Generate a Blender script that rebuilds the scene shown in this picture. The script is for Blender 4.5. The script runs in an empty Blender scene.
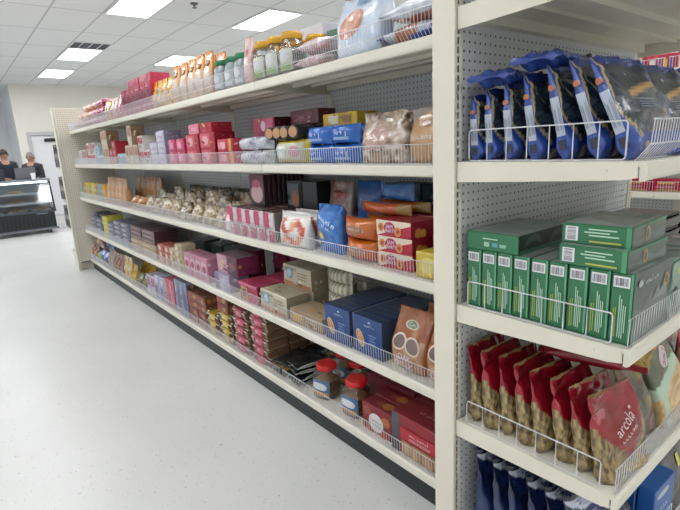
import bpy, math, random
from mathutils import Matrix, Vector
S = bpy.context.scene
COL = S.collection
PI = math.pi
# ------------------------------------------------------------------ camera
H_CAM = 1.5
YAW, PITCH, ROLL, FOC = 0.666, 0.226, -0.052, 483.4
cy, sy, cp, sp = math.cos(YAW), math.sin(YAW), math.cos(PITCH), math.sin(PITCH)
fw = Vector((sy*cp, cy*cp, -sp)); rt = Vector((cy, -sy, 0)); up = rt.cross(fw)
cr, sr = math.cos(ROLL), math.sin(ROLL)
r2 = cr*rt + sr*up; u2 = -sr*rt + cr*up
cam_d = bpy.data.cameras.new('camera'); cam = bpy.data.objects.new('camera', cam_d); COL.objects.link(cam)
cam.matrix_world = Matrix(((r2.x, u2.x, -fw.x, 0), (r2.y, u2.y, -fw.y, 0), (r2.z, u2.z, -fw.z, H_CAM), (0, 0, 0, 1)))
cam_d.sensor_fit = 'HORIZONTAL'; cam_d.sensor_width = 36; cam_d.lens = FOC/680*36; cam_d.clip_start = 0.02
S.camera = cam
# ------------------------------------------------------------------ light
S.view_settings.view_transform = 'Standard'; S.view_settings.look = 'None'
S.view_settings.exposure = 0.0; S.view_settings.gamma = 1.0; S.view_settings.use_curve_mapping = False
world = bpy.data.worlds.new('world'); S.world = world; world.use_nodes = True
world.node_tree.nodes['Background'].inputs[0].default_value = (0.9, 0.95, 1, 1)
world.node_tree.nodes['Background'].inputs[1].default_value = 0.1
LIGHT_STRENGTH = 12.0
H_ROOM = 3.35

# ------------------------------------------------------------------ colours and materials
def lin(c):
    if isinstance(c, int): c = ((c >> 16 & 255)/255, (c >> 8 & 255)/255, (c & 255)/255)
    return tuple(x/12.92 if x <= .04045 else ((x+.055)/1.055)**2.4 for x in c)
_lc = {}
def L(c):
    if c not in _lc: _lc[c] = lin(c)
    return _lc[c]
def mixc(a, b, t):
    a = L(a) if isinstance(a, int) else a; b = L(b) if isinstance(b, int) else b
    return tuple(x+(y-x)*t for x, y in zip(a, b))

def new_mat(name):
    m = bpy.data.materials.new(name); m.use_nodes = True
    nt = m.node_tree; return m, nt, nt.nodes['Principled BSDF']
def N(nt, t, **k):
    n = nt.nodes.new(t)
    for a, b in k.items(): setattr(n, a, b)
    return n
def solid(name, col, rough=.5, metal=0, bump=0, bscale=60, var=.04, vscale=8, spec=.5):
    """plain colour with a little procedural variation"""
    m, nt, b = new_mat(name)
    tc = N(nt, 'ShaderNodeTexCoord'); nz = N(nt, 'ShaderNodeTexNoise'); nz.inputs['Scale'].default_value = vscale
    nz.inputs['Detail'].default_value = 4
    nt.links.new(tc.outputs['Object'], nz.inputs['Vector'])
    rp = N(nt, 'ShaderNodeValToRGB'); c = L(col)
    rp.color_ramp.elements[0].position = .3; rp.color_ramp.elements[1].position = .7
    rp.color_ramp.elements[0].color = (*[x*(1-var) for x in c], 1); rp.color_ramp.elements[1].color = (*[min(1, x*(1+var)) for x in c], 1)
    nt.links.new(nz.outputs['Fac'], rp.inputs['Fac']); nt.links.new(rp.outputs['Color'], b.inputs['Base Color'])
    b.inputs['Roughness'].default_value = rough; b.inputs['Metallic'].default_value = metal
    b.inputs['Specular IOR Level'].default_value = spec
    if bump:
        n2 = N(nt, 'ShaderNodeTexNoise'); n2.inputs['Scale'].default_value = bscale
        nt.links.new(tc.outputs['Object'], n2.inputs['Vector'])
        bp = N(nt, 'ShaderNodeBump'); bp.inputs['Strength'].default_value = bump; bp.inputs['Distance'].default_value = .01
        nt.links.new(n2.outputs['Fac'], bp.inputs['Height']); nt.links.new(bp.outputs['Normal'], b.inputs['Normal'])
    return m
def printed(name, rough, coat, bump, bscale, spec=.5):
    """packaging: the print colour of each face, on card or film"""
    m, nt, b = new_mat(name)
    at = N(nt, 'ShaderNodeAttribute', attribute_name='Print')
    nz = N(nt, 'ShaderNodeTexNoise'); nz.inputs['Scale'].default_value = bscale; nz.inputs['Detail'].default_value = 3
    tc = N(nt, 'ShaderNodeTexCoord'); nt.links.new(tc.outputs['Object'], nz.inputs['Vector'])
    nt.links.new(at.outputs['Color'], b.inputs['Base Color'])
    bp = N(nt, 'ShaderNodeBump'); bp.inputs['Strength'].default_value = bump; bp.inputs['Distance'].default_value = .006
    nt.links.new(nz.outputs['Fac'], bp.inputs['Height']); nt.links.new(bp.outputs['Normal'], b.inputs['Normal'])
    b.inputs['Roughness'].default_value = rough; b.inputs['Coat Weight'].default_value = coat
    b.inputs['Coat Roughness'].default_value = .12; b.inputs['Specular IOR Level'].default_value = spec
    return m
CARD = printed('printed_card', .38, .15, .05, 90)
FILM = printed('printed_film', .24, .5, .55, 34)
MATT = printed('printed_matt', .6, 0, .1, 60)
def clear_mat(name, tint=(1, 1, 1), g=.16, rough=.06):
    m, nt, b = new_mat(name); nt.nodes.remove(b); out = nt.nodes['Material Output']
    tr = N(nt, 'ShaderNodeBsdfTransparent'); tr.inputs[0].default_value = (*tint, 1)
    gl = N(nt, 'ShaderNodeBsdfGlossy'); gl.inputs['Roughness'].default_value = rough
    fr = N(nt, 'ShaderNodeLayerWeight'); fr.inputs[0].default_value = .25
    nz = N(nt, 'ShaderNodeTexNoise'); nz.inputs['Scale'].default_value = 20
    mp = N(nt, 'ShaderNodeMath', operation='MULTIPLY_ADD'); mp.inputs[1].default_value = .6; mp.inputs[2].default_value = g
    nt.links.new(fr.outputs['Fresnel'], mp.inputs[0])
    bp = N(nt, 'ShaderNodeBump'); bp.inputs['Strength'].default_value = .15; nt.links.new(nz.outputs['Fac'], bp.inputs['Height'])
    nt.links.new(bp.outputs['Normal'], gl.inputs['Normal'])
    mx = N(nt, 'ShaderNodeMixShader'); nt.links.new(mp.outputs[0], mx.inputs[0])
    nt.links.new(tr.outputs[0], mx.inputs[1]); nt.links.new(gl.outputs[0], mx.inputs[2]); nt.links.new(mx.outputs[0], out.inputs[0])
    return m
CLEAR = clear_mat('clear_plastic', g=.07)
GLASS = clear_mat('case_glass', (.86, .93, .95), .1)
CREAM = solid('cream_powder_coat', 0xe2dccb, .38, var=.02, vscale=5)
CREAM_SHELF = solid('shelf_cream_enamel', 0xdedacb, .35, var=.03, vscale=7)
WIRE = solid('zinc_wire', 0xd9dade, .3, metal=.35, var=.03)
BLACK = solid('black_kick_vinyl', 0x22282a, .45, var=.1)
DARKM = solid('dark_laminate', 0x1d2427, .35, var=.08)
GREYP = solid('grey_plastic', 0x6b7078, .5)
WHITEP = solid('white_paint', 0xe6e7ea, .5, var=.02)
BLACKP = solid('black_plastic', 0x15171a, .35)
def emit(name, col, s):
    m, nt, b = new_mat(name); b.inputs['Base Color'].default_value = (*L(col), 1)
    b.inputs['Emission Color'].default_value = (*L(col), 1); b.inputs['Emission Strength'].default_value = s
    return m
LAMP = emit('light_panel_diffuser', 0xfbfcff, LIGHT_STRENGTH)

def wall_mat(name, col): return solid(name, col, .8, bump=.08, bscale=220, var=.02, vscale=1.2)
def floor_mat():
    m, nt, b = new_mat('speckled_white_vinyl_floor')
    tc = N(nt, 'ShaderNodeTexCoord')
    a = N(nt, 'ShaderNodeTexNoise'); a.inputs['Scale'].default_value = 1.1; a.inputs['Detail'].default_value = 5
    v = N(nt, 'ShaderNodeTexNoise'); v.inputs['Scale'].default_value = 46; v.inputs['Detail'].default_value = 2
    w = N(nt, 'ShaderNodeTexNoise'); w.inputs['Scale'].default_value = 85; w.inputs['Detail'].default_value = 1
    for n in (a, v, w): nt.links.new(tc.outputs['Object'], n.inputs['Vector'])
    r1 = N(nt, 'ShaderNodeValToRGB'); r1.color_ramp.elements[0].position = .3; r1.color_ramp.elements[1].position = .7
    r1.color_ramp.elements[0].color = (*L(0xd0d1ce), 1); r1.color_ramp.elements[1].color = (*L(0xdadbd8), 1)
    r2_ = N(nt, 'ShaderNodeValToRGB'); r2_.color_ramp.elements[0].position = .68; r2_.color_ramp.elements[1].position = .74
    r3 = N(nt, 'ShaderNodeValToRGB'); r3.color_ramp.elements[0].position = .70; r3.color_ramp.elements[1].position = .75
    nt.links.new(a.outputs['Fac'], r1.inputs[0]); nt.links.new(v.outputs['Fac'], r2_.inputs[0]); nt.links.new(w.outputs['Fac'], r3.inputs[0])
    m1 = N(nt, 'ShaderNodeMix', data_type='RGBA'); m1.inputs['B'].default_value = (*L(0xb2b0aa), 1)
    nt.links.new(r2_.outputs[0], m1.inputs['Factor']); nt.links.new(r1.outputs[0], m1.inputs['A'])
    m2 = N(nt, 'ShaderNodeMix', data_type='RGBA'); m2.inputs['B'].default_value = (*L(0x9b9a96), 1)
    nt.links.new(r3.outputs[0], m2.inputs['Factor']); nt.links.new(m1.outputs['Result'], m2.inputs['A'])
    nt.links.new(m2.outputs['Result'], b.inputs['Base Color'])
    b.inputs['Roughness'].default_value = .32
    return m
def ceiling_mat():
    m, nt, b = new_mat('ceiling_tile_grid')
    tc = N(nt, 'ShaderNodeTexCoord'); sp_ = N(nt, 'ShaderNodeSeparateXYZ'); nt.links.new(tc.outputs['Object'], sp_.inputs[0])
    facs = []
    for ax, off, step, wdt in (('X', 1.985, .61, .024), ('Y', 7.36, 1.22, .024)):
        s = N(nt, 'ShaderNodeMath', operation='SUBTRACT'); s.inputs[1].default_value = off - 100*step
        nt.links.new(sp_.outputs[ax], s.inputs[0])
        d = N(nt, 'ShaderNodeMath', operation='MODULO'); d.inputs[1].default_value = step; nt.links.new(s.outputs[0], d.inputs[0])
        e = N(nt, 'ShaderNodeMath', operation='PINGPONG'); e.inputs[1].default_value = step/2; nt.links.new(d.outputs[0], e.inputs[0])
        f = N(nt, 'ShaderNodeMath', operation='LESS_THAN'); f.inputs[1].default_value = wdt/2; nt.links.new(e.outputs[0], f.inputs[0])
        facs.append(f)
    mx = N(nt, 'ShaderNodeMath', operation='MAXIMUM'); nt.links.new(facs[0].outputs[0], mx.inputs[0]); nt.links.new(facs[1].outputs[0], mx.inputs[1])
    nz = N(nt, 'ShaderNodeTexNoise'); nz.inputs['Scale'].default_value = 150; nt.links.new(tc.outputs['Object'], nz.inputs['Vector'])
    r = N(nt, 'ShaderNodeValToRGB'); r.color_ramp.elements[0].position = .35; r.color_ramp.elements[0].color = (*L(0xe0e1e2), 1)
    r.color_ramp.elements[1].position = .6; r.color_ramp.elements[1].color = (*L(0xebecec), 1)
    nt.links.new(nz.outputs['Fac'], r.inputs[0])
    mc = N(nt, 'ShaderNodeMix', data_type='RGBA'); mc.inputs['B'].default_value = (*L(0xbfc0c2), 1)
    nt.links.new(mx.outputs[0], mc.inputs['Factor']); nt.links.new(r.outputs[0], mc.inputs['A'])
    nt.links.new(mc.outputs['Result'], b.inputs['Base Color']); b.inputs['Roughness'].default_value = .9
    return m
def peg_mat(name, col, slots=False):
    """enamel panel punched with round holes every inch (or a column of slots)"""
    m, nt, b = new_mat(name); out = nt.nodes['Material Output']
    tc = N(nt, 'ShaderNodeTexCoord'); sp_ = N(nt, 'ShaderNodeSeparateXYZ'); nt.links.new(tc.outputs['Object'], sp_.inputs[0])
    def cell(ax, step, off):
        s = N(nt, 'ShaderNodeMath', operation='ADD'); s.inputs[1].default_value = 50*step + off; nt.links.new(sp_.outputs[ax], s.inputs[0])
        d = N(nt, 'ShaderNodeMath', operation='MODULO'); d.inputs[1].default_value = step; nt.links.new(s.outputs[0], d.inputs[0])
        q = N(nt, 'ShaderNodeMath', operation='SUBTRACT'); q.inputs[1].default_value = step/2; nt.links.new(d.outputs[0], q.inputs[0])
        return q
    if slots:
        a = N(nt, 'ShaderNodeMath', operation='ABSOLUTE'); nt.links.new(cell('Z', .0254, 0).outputs[0], a.inputs[0])
        l = N(nt, 'ShaderNodeMath', operation='LESS_THAN'); l.inputs[1].default_value = .0085; nt.links.new(a.outputs[0], l.inputs[0])
        x = N(nt, 'ShaderNodeMath', operation='ABSOLUTE'); nt.links.new(sp_.outputs['X'], x.inputs[0])
        lx = N(nt, 'ShaderNodeMath', operation='LESS_THAN'); lx.inputs[1].default_value = .0036; nt.links.new(x.outputs[0], lx.inputs[0])
        h = N(nt, 'ShaderNodeMath', operation='MULTIPLY'); nt.links.new(l.outputs[0], h.inputs[0]); nt.links.new(lx.outputs[0], h.inputs[1])
    else:
        a, c_ = cell('X', .0254, 0), cell('Z', .0254, 0)
        cb = N(nt, 'ShaderNodeCombineXYZ'); nt.links.new(a.outputs[0], cb.inputs[0]); nt.links.new(c_.outputs[0], cb.inputs[1])
        ln = N(nt, 'ShaderNodeVectorMath', operation='LENGTH'); nt.links.new(cb.outputs[0], ln.inputs[0])
        h = N(nt, 'ShaderNodeMath', operation='LESS_THAN'); h.inputs[1].default_value = .0039; nt.links.new(ln.outputs['Value'], h.inputs[0])
    nz = N(nt, 'ShaderNodeTexNoise'); nz.inputs['Scale'].default_value = 6
    r = N(nt, 'ShaderNodeValToRGB'); c = L(col)
    r.color_ramp.elements[0].color = (*[q*.97 for q in c], 1); r.color_ramp.elements[1].color = (*[q*1.03 for q in c], 1)
    nt.links.new(nz.outputs['Fac'], r.inputs[0]); nt.links.new(r.outputs[0], b.inputs['Base Color']); b.inputs['Roughness'].default_value = .45
    tr = N(nt, 'ShaderNodeBsdfTransparent'); mx = N(nt, 'ShaderNodeMixShader')
    nt.links.new(h.outputs[0], mx.inputs[0]); nt.links.new(b.outputs[0], mx.inputs[1]); nt.links.new(tr.outputs[0], mx.inputs[2])
    nt.links.new(mx.outputs[0], out.inputs[0])
    return m
PEG = peg_mat('pegboard_panel', 0xd3d7d9)
PEG_END = peg_mat('pegboard_end_panel', 0xd8d1c2)
SLOTS = peg_mat('slotted_upright_face', 0xd8d6cc, True)

# ------------------------------------------------------------------ mesh collector
def hsh(i, j, s=0):
    n = (i*374761393 + j*668265263 + s*2147483647 + 12345) & 0xffffffff
    n = ((n ^ (n >> 13))*1274126177) & 0xffffffff
    return ((n ^ (n >> 16)) & 0xffff)/65535
def vn(x, y, s=0):
    i, j = math.floor(x), math.floor(y); fx, fy = x-i, y-j
    fx = fx*fx*(3-2*fx); fy = fy*fy*(3-2*fy)
    a, b, c, d = hsh(i, j, s), hsh(i+1, j, s), hsh(i, j+1, s), hsh(i+1, j+1, s)
    return (a+(b-a)*fx)*(1-fy)+(c+(d-c)*fx)*fy
def clamp(x, a=0., b=1.): return max(a, min(b, x))
def sstep(a, b, x):
    t = clamp((x-a)/(b-a)); return t*t*(3-2*t)
_txt = {}
def text_geo(s):
    if s not in _txt:
        cu = bpy.data.curves.new('lettering', 'FONT'); cu.body = s; cu.size = 1; cu.resolution_u = 2
        cu.align_x = 'CENTER'; cu.align_y = 'CENTER'
        o = bpy.data.objects.new('lettering', cu); COL.objects.link(o)
        me = bpy.data.meshes.new_from_object(o.evaluated_get(bpy.context.evaluated_depsgraph_get()))
        _txt[s] = ([tuple(v.co[:2]) for v in me.vertices], [tuple(p.vertices) for p in me.polygons])
        bpy.data.meshes.remove(me); bpy.data.objects.remove(o); bpy.data.curves.remove(cu)
    return _txt[s]

class G:
    def __init__(s): s.v = []; s.f = []; s.c = []; s.m = []; s.sm = []
    def face(s, idx, cols, m=0, smooth=False):
        s.f.append(idx); s.m.append(m); s.sm.append(smooth)
        s.c.append(cols if isinstance(cols, list) else [cols]*len(idx))
    def grid(s, fn, nu, nv, col=(1, 1, 1), m=0, smooth=False, wrap=False, flip=False):
        b = len(s.v); cs = []
        for j in range(nv+1):
            for i in range(nu+(0 if wrap else 1)):
                u, v = i/nu, j/nv; s.v.append(fn(u, v)); cs.append(col(u, v) if callable(col) else col)
        w = nu if wrap else nu+1
        for j in range(nv):
            for i in range(nu):
                q = [j*w+i, j*w+(i+1) % w, (j+1)*w+(i+1) % w, (j+1)*w+i]
                if flip: q.reverse()
                s.face([b+k for k in q], [cs[k] for k in q], m, smooth)
    def box(s, x0, x1, y0, y1, z0, z1, col=(1, 1, 1), m=0):
        b = len(s.v); s.v += [(x, y, z) for z in (z0, z1) for y in (y0, y1) for x in (x0, x1)]
        for q in ((0, 2, 3, 1), (4, 5, 7, 6), (0, 1, 5, 4), (1, 3, 7, 5), (3, 2, 6, 7), (2, 0, 4, 6)): s.face([b+k for k in q], col, m)
        return s
    def cbox(s, x0, x1, y0, y1, z0, z1, col=(1, 1, 1), m=0, r=.006):
        """box with bevelled edges"""
        b = len(s.v); ix = {}
        X, Y, Z = (x0, x1), (y0, y1), (z0, z1)
        for a in (0, 1):
            for c_ in (0, 1):
                for d in (0, 1):
                    p = (X[a], Y[c_], Z[d]); i_ = (r*(1-2*a), r*(1-2*c_), r*(1-2*d))
                    for ax in range(3):
                        q = [p[k]+(i_[k] if k != ax else 0) for k in range(3)]
                        ix[a, c_, d, ax] = len(s.v); s.v.append(tuple(q))
        def F(l): s.face([ix[k] for k in l], col, m)
        for e in (0, 1):
            o = [(0, 0), (1, 0), (1, 1), (0, 1)]
            if e == 0: o = o[::-1]
            F([(e, a, c_, 0) for a, c_ in o])
            F([(c_, e, a, 1) for a, c_ in o])
            F([(a, c_, e, 2) for a, c_ in o])
        for a in (0, 1):
            for c_ in (0, 1):
                w = a == c_
                for l in ([(0, a, c_, 1), (1, a, c_, 1), (1, a, c_, 2), (0, a, c_, 2)], [(c_, 0, a, 2), (c_, 1, a, 2), (c_, 1, a, 0), (c_, 0, a, 0)], [(a, c_, 0, 0), (a, c_, 1, 0), (a, c_, 1, 1), (a, c_, 0, 1)]):
                    F(l if not w else l[::-1])
                for d in (0, 1):
                    l = [(a, c_, d, k) for k in range(3)]; F(l if (a+c_+d) % 2 else l[::-1])
        return s
    def prism(s, pts, a0, a1, axis='x', col=(1, 1, 1), m=0):
        """polygon (p,q) pushed along an axis: x -> (y,z), y -> (x,z), z -> (x,y)"""
        n = len(pts); b = len(s.v)
        for a in (a0, a1):
            for p, q in pts: s.v.append({'x': (a, p, q), 'y': (p, a, q), 'z': (p, q, a)}[axis])
        s.face([b+i for i in range(n)][::-1], col, m); s.face([b+n+i for i in range(n)], col, m)
        for i in range(n): s.face([b+i, b+(i+1) % n, b+n+(i+1) % n, b+n+i], col, m)
        return s
    def rod(s, pts, r, n=5, col=(1, 1, 1), m=0, closed=False):
        P = [Vector(p) for p in pts]; b = len(s.v); k = len(P)
        for i, p in enumerate(P):
            if closed: t = (P[(i+1) % k]-P[i-1])
            else: t = P[min(i+1, k-1)]-P[max(i-1, 0)]
            t.normalize(); a = Vector((0, 0, 1)) if abs(t.z) < .9 else Vector((0, 1, 0))
            x = t.cross(a).normalized(); y = t.cross(x)
            for j in range(n):
                g = 2*PI*j/n; s.v.append(tuple(p+r*(math.cos(g)*x+math.sin(g)*y)))
        for i in range(k if closed else k-1):
            for j in range(n):
                a, c_ = b+i*n, b+((i+1) % k)*n
                s.face([a+j, a+(j+1) % n, c_+(j+1) % n, c_+j], col, m, n > 4)
        if not closed: s.face([b+j for j in range(n)], col, m); s.face([b+(k-1)*n+j for j in range(n)][::-1], col, m)
        return s
    def lathe(s, prof, n=20, col=(1, 1, 1), m=0, e=1.0, c0=(0, 0, 0), cap=True):
        """profile [(r,z)] turned round z; e<1 squares the section"""
        b = len(s.v)
        for r, z in prof:
            for j in range(n):
                t = 2*PI*j/n; c_, q = math.cos(t), math.sin(t)
                s.v.append((c0[0]+r*math.copysign(abs(c_)**e, c_), c0[1]+r*math.copysign(abs(q)**e, q), c0[2]+z))
        cc = col if callable(col) else (lambda t, z: col)
        for i in range(len(prof)-1):
            for j in range(n):
                q = [b+i*n+j, b+i*n+(j+1) % n, b+(i+1)*n+(j+1) % n, b+(i+1)*n+j]
                s.face(q, [cc(k % 1e9, s.v[k][2]) for k in q] if callable(col) else col, m, True)
        if cap:
            c1 = cc(0, prof[0][1]); s.face([b+j for j in range(n)][::-1], c1, m); s.face([b+(len(prof)-1)*n+j for j in range(n)], cc(0, prof[-1][1]), m)
        return s
    def ellipsoid(s, c, r, nu=14, nv=9, col=(1, 1, 1), m=0):
        s.grid(lambda u, v: (c[0]+r[0]*math.sin(PI*v)*math.cos(2*PI*u), c[1]+r[1]*math.sin(PI*v)*math.sin(2*PI*u), c[2]-r[2]*math.cos(PI*v)), nu, nv, col, m, True, True, False)
        return s
    def decals(s, place, W, Hh, specs, m=0, off=.0006, curved=False):
        for k, sp_ in enumerate(specs):
            o = off*(k+1.5) if not curved else off*(k+3); t = sp_[0]
            if t == 'rect':
                _, a, b_, c_, d, col = sp_[:6]; n = 6 if curved else 1
                s.grid(lambda u, v: place(a+(c_-a)*u, b_+(d-b_)*v, o), n, n, L(col), m)
            elif t == 'poly':
                b0 = len(s.v)
                for x, y in sp_[1]: s.v.append(place(x, y, o))
                s.face(list(range(b0, len(s.v))), L(sp_[2]), m)
            elif t == 'ell':
                _, cx, cy_, rx, ry, col = sp_[:6]; rot = math.radians(sp_[6]) if len(sp_) > 6 else 0
                def fe(u, v, cx=cx, cy_=cy_, rx=rx, ry=ry):
                    x, y = rx*W*(1-v)*math.cos(2*PI*u), ry*Hh*(1-v)*math.sin(2*PI*u)
                    return place(cx+(x*math.cos(rot)-y*math.sin(rot))/W, cy_+(x*math.sin(rot)+y*math.cos(rot))/Hh, o)
                s.grid(fe, 16, 3 if curved else 1, L(col), m, wrap=True)
            elif t == 'text':
                _, cx, cy_, size, st, col = sp_[:6]; rot = math.radians(sp_[6]) if len(sp_) > 6 else 0
                vs, fs = text_geo(st); b0 = len(s.v)
                for x, y in vs:
                    x, y = x*size, y*size; x, y = x*math.cos(rot)-y*math.sin(rot), x*math.sin(rot)+y*math.cos(rot)
                    s.v.append(place(cx+x/W, cy_+y/Hh, o))
                for f in fs: s.face([b0+i for i in f], L(col), m)
            elif t == 'bars':
                _, a, b_, c_, d, seed = sp_[:6]; vert = len(sp_) < 7
                s.grid(lambda u, v: place(a+(c_-a)*u, b_+(d-b_)*v, o), 1, 1, L(0xe8e8ea), m)
                R_ = random.Random(seed); x = .08
                while x < .9:
                    w = R_.choice((.02, .03, .045)); x1 = min(x+w, .92)
                    if vert: s.grid(lambda u, v: place(a+(c_-a)*(x+(x1-x)*u), b_+(d-b_)*(.14+.7*v), o+.0004), 1, 1, L(0x55555c), m)
                    else: s.grid(lambda u, v: place(a+(c_-a)*(.14+.7*u), b_+(d-b_)*(x+(x1-x)*v), o+.0004), 1, 1, L(0x55555c), m)
                    x = x1+R_.choice((.02, .03, .05))
            elif t == 'scrib':      # illegible lettering
                _, cx, cy_, size, n_, col = sp_[:6]; rot = math.radians(sp_[6]) if len(sp_) > 6 else 0
                R_ = random.Random(int(cx*100)+n_)
                def ps(x, y): x, y = x*size, y*size; return place(cx+(x*math.cos(rot)-y*math.sin(rot))/W, cy_+(x*math.sin(rot)+y*math.cos(rot))/Hh, o)
                for i in range(n_):
                    x0 = (i-n_/2)*.62; k = R_.randrange(4); hh = .5 if i == 0 else R_.choice((.36, .36, .5))
                    st = [[(0, -.36, .12, hh-.1)], [(0, -.36, .12, 0), (.12, -.36, .42, -.26)], [(0, -.36, .12, 0), (.34, -.36, .46, 0), (0, -.06, .46, .04)], [(.0, -.36, .44, -.26), (0, -.1, .44, 0), (.3, -.36, .44, 0)]][k]
                    for x_0, y_0, x_1, y_1 in st: s.grid(lambda u, v: ps(x0+x_0+(x_1-x_0)*u, y_0+(y_1-y_0)*v), 1, 1, L(col), m)
            elif t == 'lines':      # small print as thin strokes
                _, a, b_, c_, d, n, col, seed = sp_; R_ = random.Random(seed); vert = (d-b_)*Hh > (c_-a)*W*1.2
                for i in range(n):
                    q0, q1 = (i+.2)/n, (i+.65)/n; e0, e1 = R_.uniform(0, .15), R_.uniform(.7, 1)
                    if vert: s.grid(lambda u, v: place(a+(c_-a)*(q0+(q1-q0)*u), b_+(d-b_)*(e0+(e1-e0)*v), o), 1, 1, L(col), m)
                    else: s.grid(lambda u, v: place(a+(c_-a)*(e0+(e1-e0)*u), b_+(d-b_)*(q0+(q1-q0)*v), o), 1, 1, L(col), m)
    def xf(s, M, start=0):
        for i in range(start, len(s.v)): s.v[i] = tuple(M @ Vector(s.v[i]))
        return s
    def mesh(s, name, mats):
        me = bpy.data.meshes.new(name); me.from_pydata(s.v, [], s.f)
        for mt in (mats if isinstance(mats, (list, tuple)) else [mats]): me.materials.append(mt)
        at = me.color_attributes.new('Print', 'FLOAT_COLOR', 'CORNER'); buf = []
        for cs in s.c:
            for c_ in cs: buf += [c_[0], c_[1], c_[2], 1.0]
        at.data.foreach_set('color', buf)
        me.polygons.foreach_set('material_index', s.m); me.polygons.foreach_set('use_smooth', s.sm)
        me.update(); return me
    def build(s, name, mats, parent=None, loc=None, rot=None):
        o = bpy.data.objects.new(name, s.mesh(name, mats)); COL.objects.link(o)
        if parent: o.parent = parent
        if loc: o.location = loc
        if rot: o.rotation_euler = rot
        return o
def empty(name, loc=(0, 0, 0), rz=0):
    o = bpy.data.objects.new(name, None); o.empty_display_size = .1; COL.objects.link(o); o.location = loc; o.rotation_euler = (0, 0, rz); return o
def tag(o, label, cat, group=None):
    o['label'] = label; o['category'] = cat
    if group: o['group'] = group
    return o
def struct(o): o['kind'] = 'structure'; return o

# ------------------------------------------------------------------ the room
X0, X1, Y0, Y1 = -4.6, 7.2, -5.0, 14.86
struct(G().box(X0-.1, X1+.1, Y0-.1, 17.1, -.1, 0).build('floor', floor_mat()))
struct(G().box(X0-.1, X1+.1, Y0-.1, 17.1, H_ROOM, H_ROOM+.1).build('ceiling', ceiling_mat()))
WM = wall_mat('warm_white_wall', 0xe9e6dc); WM2 = wall_mat('cool_white_wall', 0xe4e7ea)
DX0, DX1, DZ = 1.80, 2.72, 2.14
struct(G().box(1.55, DX0, Y1, Y1+.12, 0, H_ROOM).box(DX1, X1, Y1, Y1+.12, 0, H_ROOM).box(DX0, DX1, Y1, Y1+.12, DZ, H_ROOM).build('wall_back', WM))
struct(G().box(1.55, 1.67, Y1+.12, 17.0, 0, H_ROOM).box(X0, 1.67, 17.0, 17.1, 0, H_ROOM).build('wall_alcove', WM2))
struct(G().box(X0-.1, X0, Y0, 17, 0, H_ROOM).build('wall_left', WM2))
struct(G().box(X1, X1+.1, Y0, Y1+.12, 0, H_ROOM).build('wall_right', WM))
struct(G().box(X0, X1, Y0-.1, Y0, 0, H_ROOM).build('wall_front', WM))
struct(G().box(1.55, DX0-.06, Y1-.015, Y1, 0, .1).box(DX1+.06, X1, Y1-.015, Y1, 0, .1).build('baseboard_back', GREYP))
dr = empty('door_1', (DX0, Y1, 0)); struct(dr)
leaf = G().cbox(.035, DX1-DX0-.035, .03, .07, .01, DZ-.035).build('door_leaf', WHITEP, dr)
G().box(-.05, .035, -.02, .12, 0, DZ+.05).box(DX1-DX0-.035, DX1-DX0+.05, -.02, .12, 0, DZ+.05).box(.035, DX1-DX0-.035, -.02, .12, DZ-.035, DZ+.05).build('door_frame', solid('door_frame_paint', 0xbfc0c0, .5), dr)
G().cbox(.32, .58, -.035, .03, DZ-.2, DZ-.12, r=.01).box(.46, .48, -.2, .0, DZ-.13, DZ-.115).build('door_closer', BLACKP, leaf)
G().cbox(.10, .15, -.03, .03, .95, 1.15).rod([(.125, -.03, 1.05), (.125, -.07, 1.05), (.2, -.07, 1.05)], .011, 8).build('door_handle', GREYP, leaf)
# square recessed light panels in the tile grid
li = 0
FRM = solid('light_frame_white', 0xe6e7e8, .5)
fix = None
def light(x, y, w=.585, l=1.19, label=None):
    global fix
    if fix is None:
        fix = empty('ceiling_light')
        G().box(0, w, 0, .03, -.012, .0).box(0, w, l-.03, l, -.012, 0).box(0, .03, .03, l-.03, -.012, 0).box(w-.03, w, .03, l-.03, -.012, 0).build('frame', FRM, fix)
        G().box(.03, w-.03, .03, l-.03, -.006, .0).build('diffuser', LAMP, fix)
        r = fix
    else:
        r = fix.copy(); COL.objects.link(r)
        for c_ in fix.children: d = c_.copy(); COL.objects.link(d); d.parent = r
    r.location = (x+.012, y+.015, H_ROOM-.001)
    tag(r, label, 'ceiling light', 'recessed ceiling lights'); return r
lab = {(0, 1): 'white recessed ceiling light above the far aisle, cut by the top edge of the photo',
       (0, 2): 'white recessed ceiling light directly beyond the dark ceiling vent', (0, 3): 'farthest and smallest recessed ceiling light, nearest the back wall',
       (1, 1): 'white recessed ceiling light above the jars on the top shelf', (1, 2): 'white recessed ceiling light just over the orange bags on the top shelf'}
ys = [-3.6, -.0, 2.45, 6.14, 9.8, 12.25]
for i, x in enumerate((-3.5, -1.67, .155, 1.985, 3.815, 5.645)):
    for j, y in enumerate(ys):
        if (i, j) in ((2, 1), (4, 5), (5, 5)): continue
        k = (i-3, j-2)
        light(x, y, label=lab.get(k, 'white recessed ceiling light in the tile grid out of the photo, row %s line %s' % ('ABCDEF'[i], 'ABCDEF'[j])))
vt = tag(empty('ceiling_vent', (1.99, 9.25, H_ROOM)), 'dark slatted air vent in the ceiling beside a light panel', 'vent')
G().box(0, .6, 0, .02, -.014, -.001).box(0, .6, .5, .52, -.014, -.001).box(0, .02, .02, .5, -.014, -.001).box(.58, .6, .02, .5, -.014, -.001).build('frame', FRM, vt)
g = G(); g.box(.02, .58, .02, .5, -.004, -.001); g.build('opening', BLACKP, vt)
for i in range(3): G().box(.15+i*.15-.008, .15+i*.15+.008, .02, .5, -.012, -.005).build('divider', FRM, vt)
g = G()
for i in range(16): g.box(.02, .58, .04+i*.029, .048+i*.029, -.010, -.005)
g.build('slat', GREYP, vt)
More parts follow.
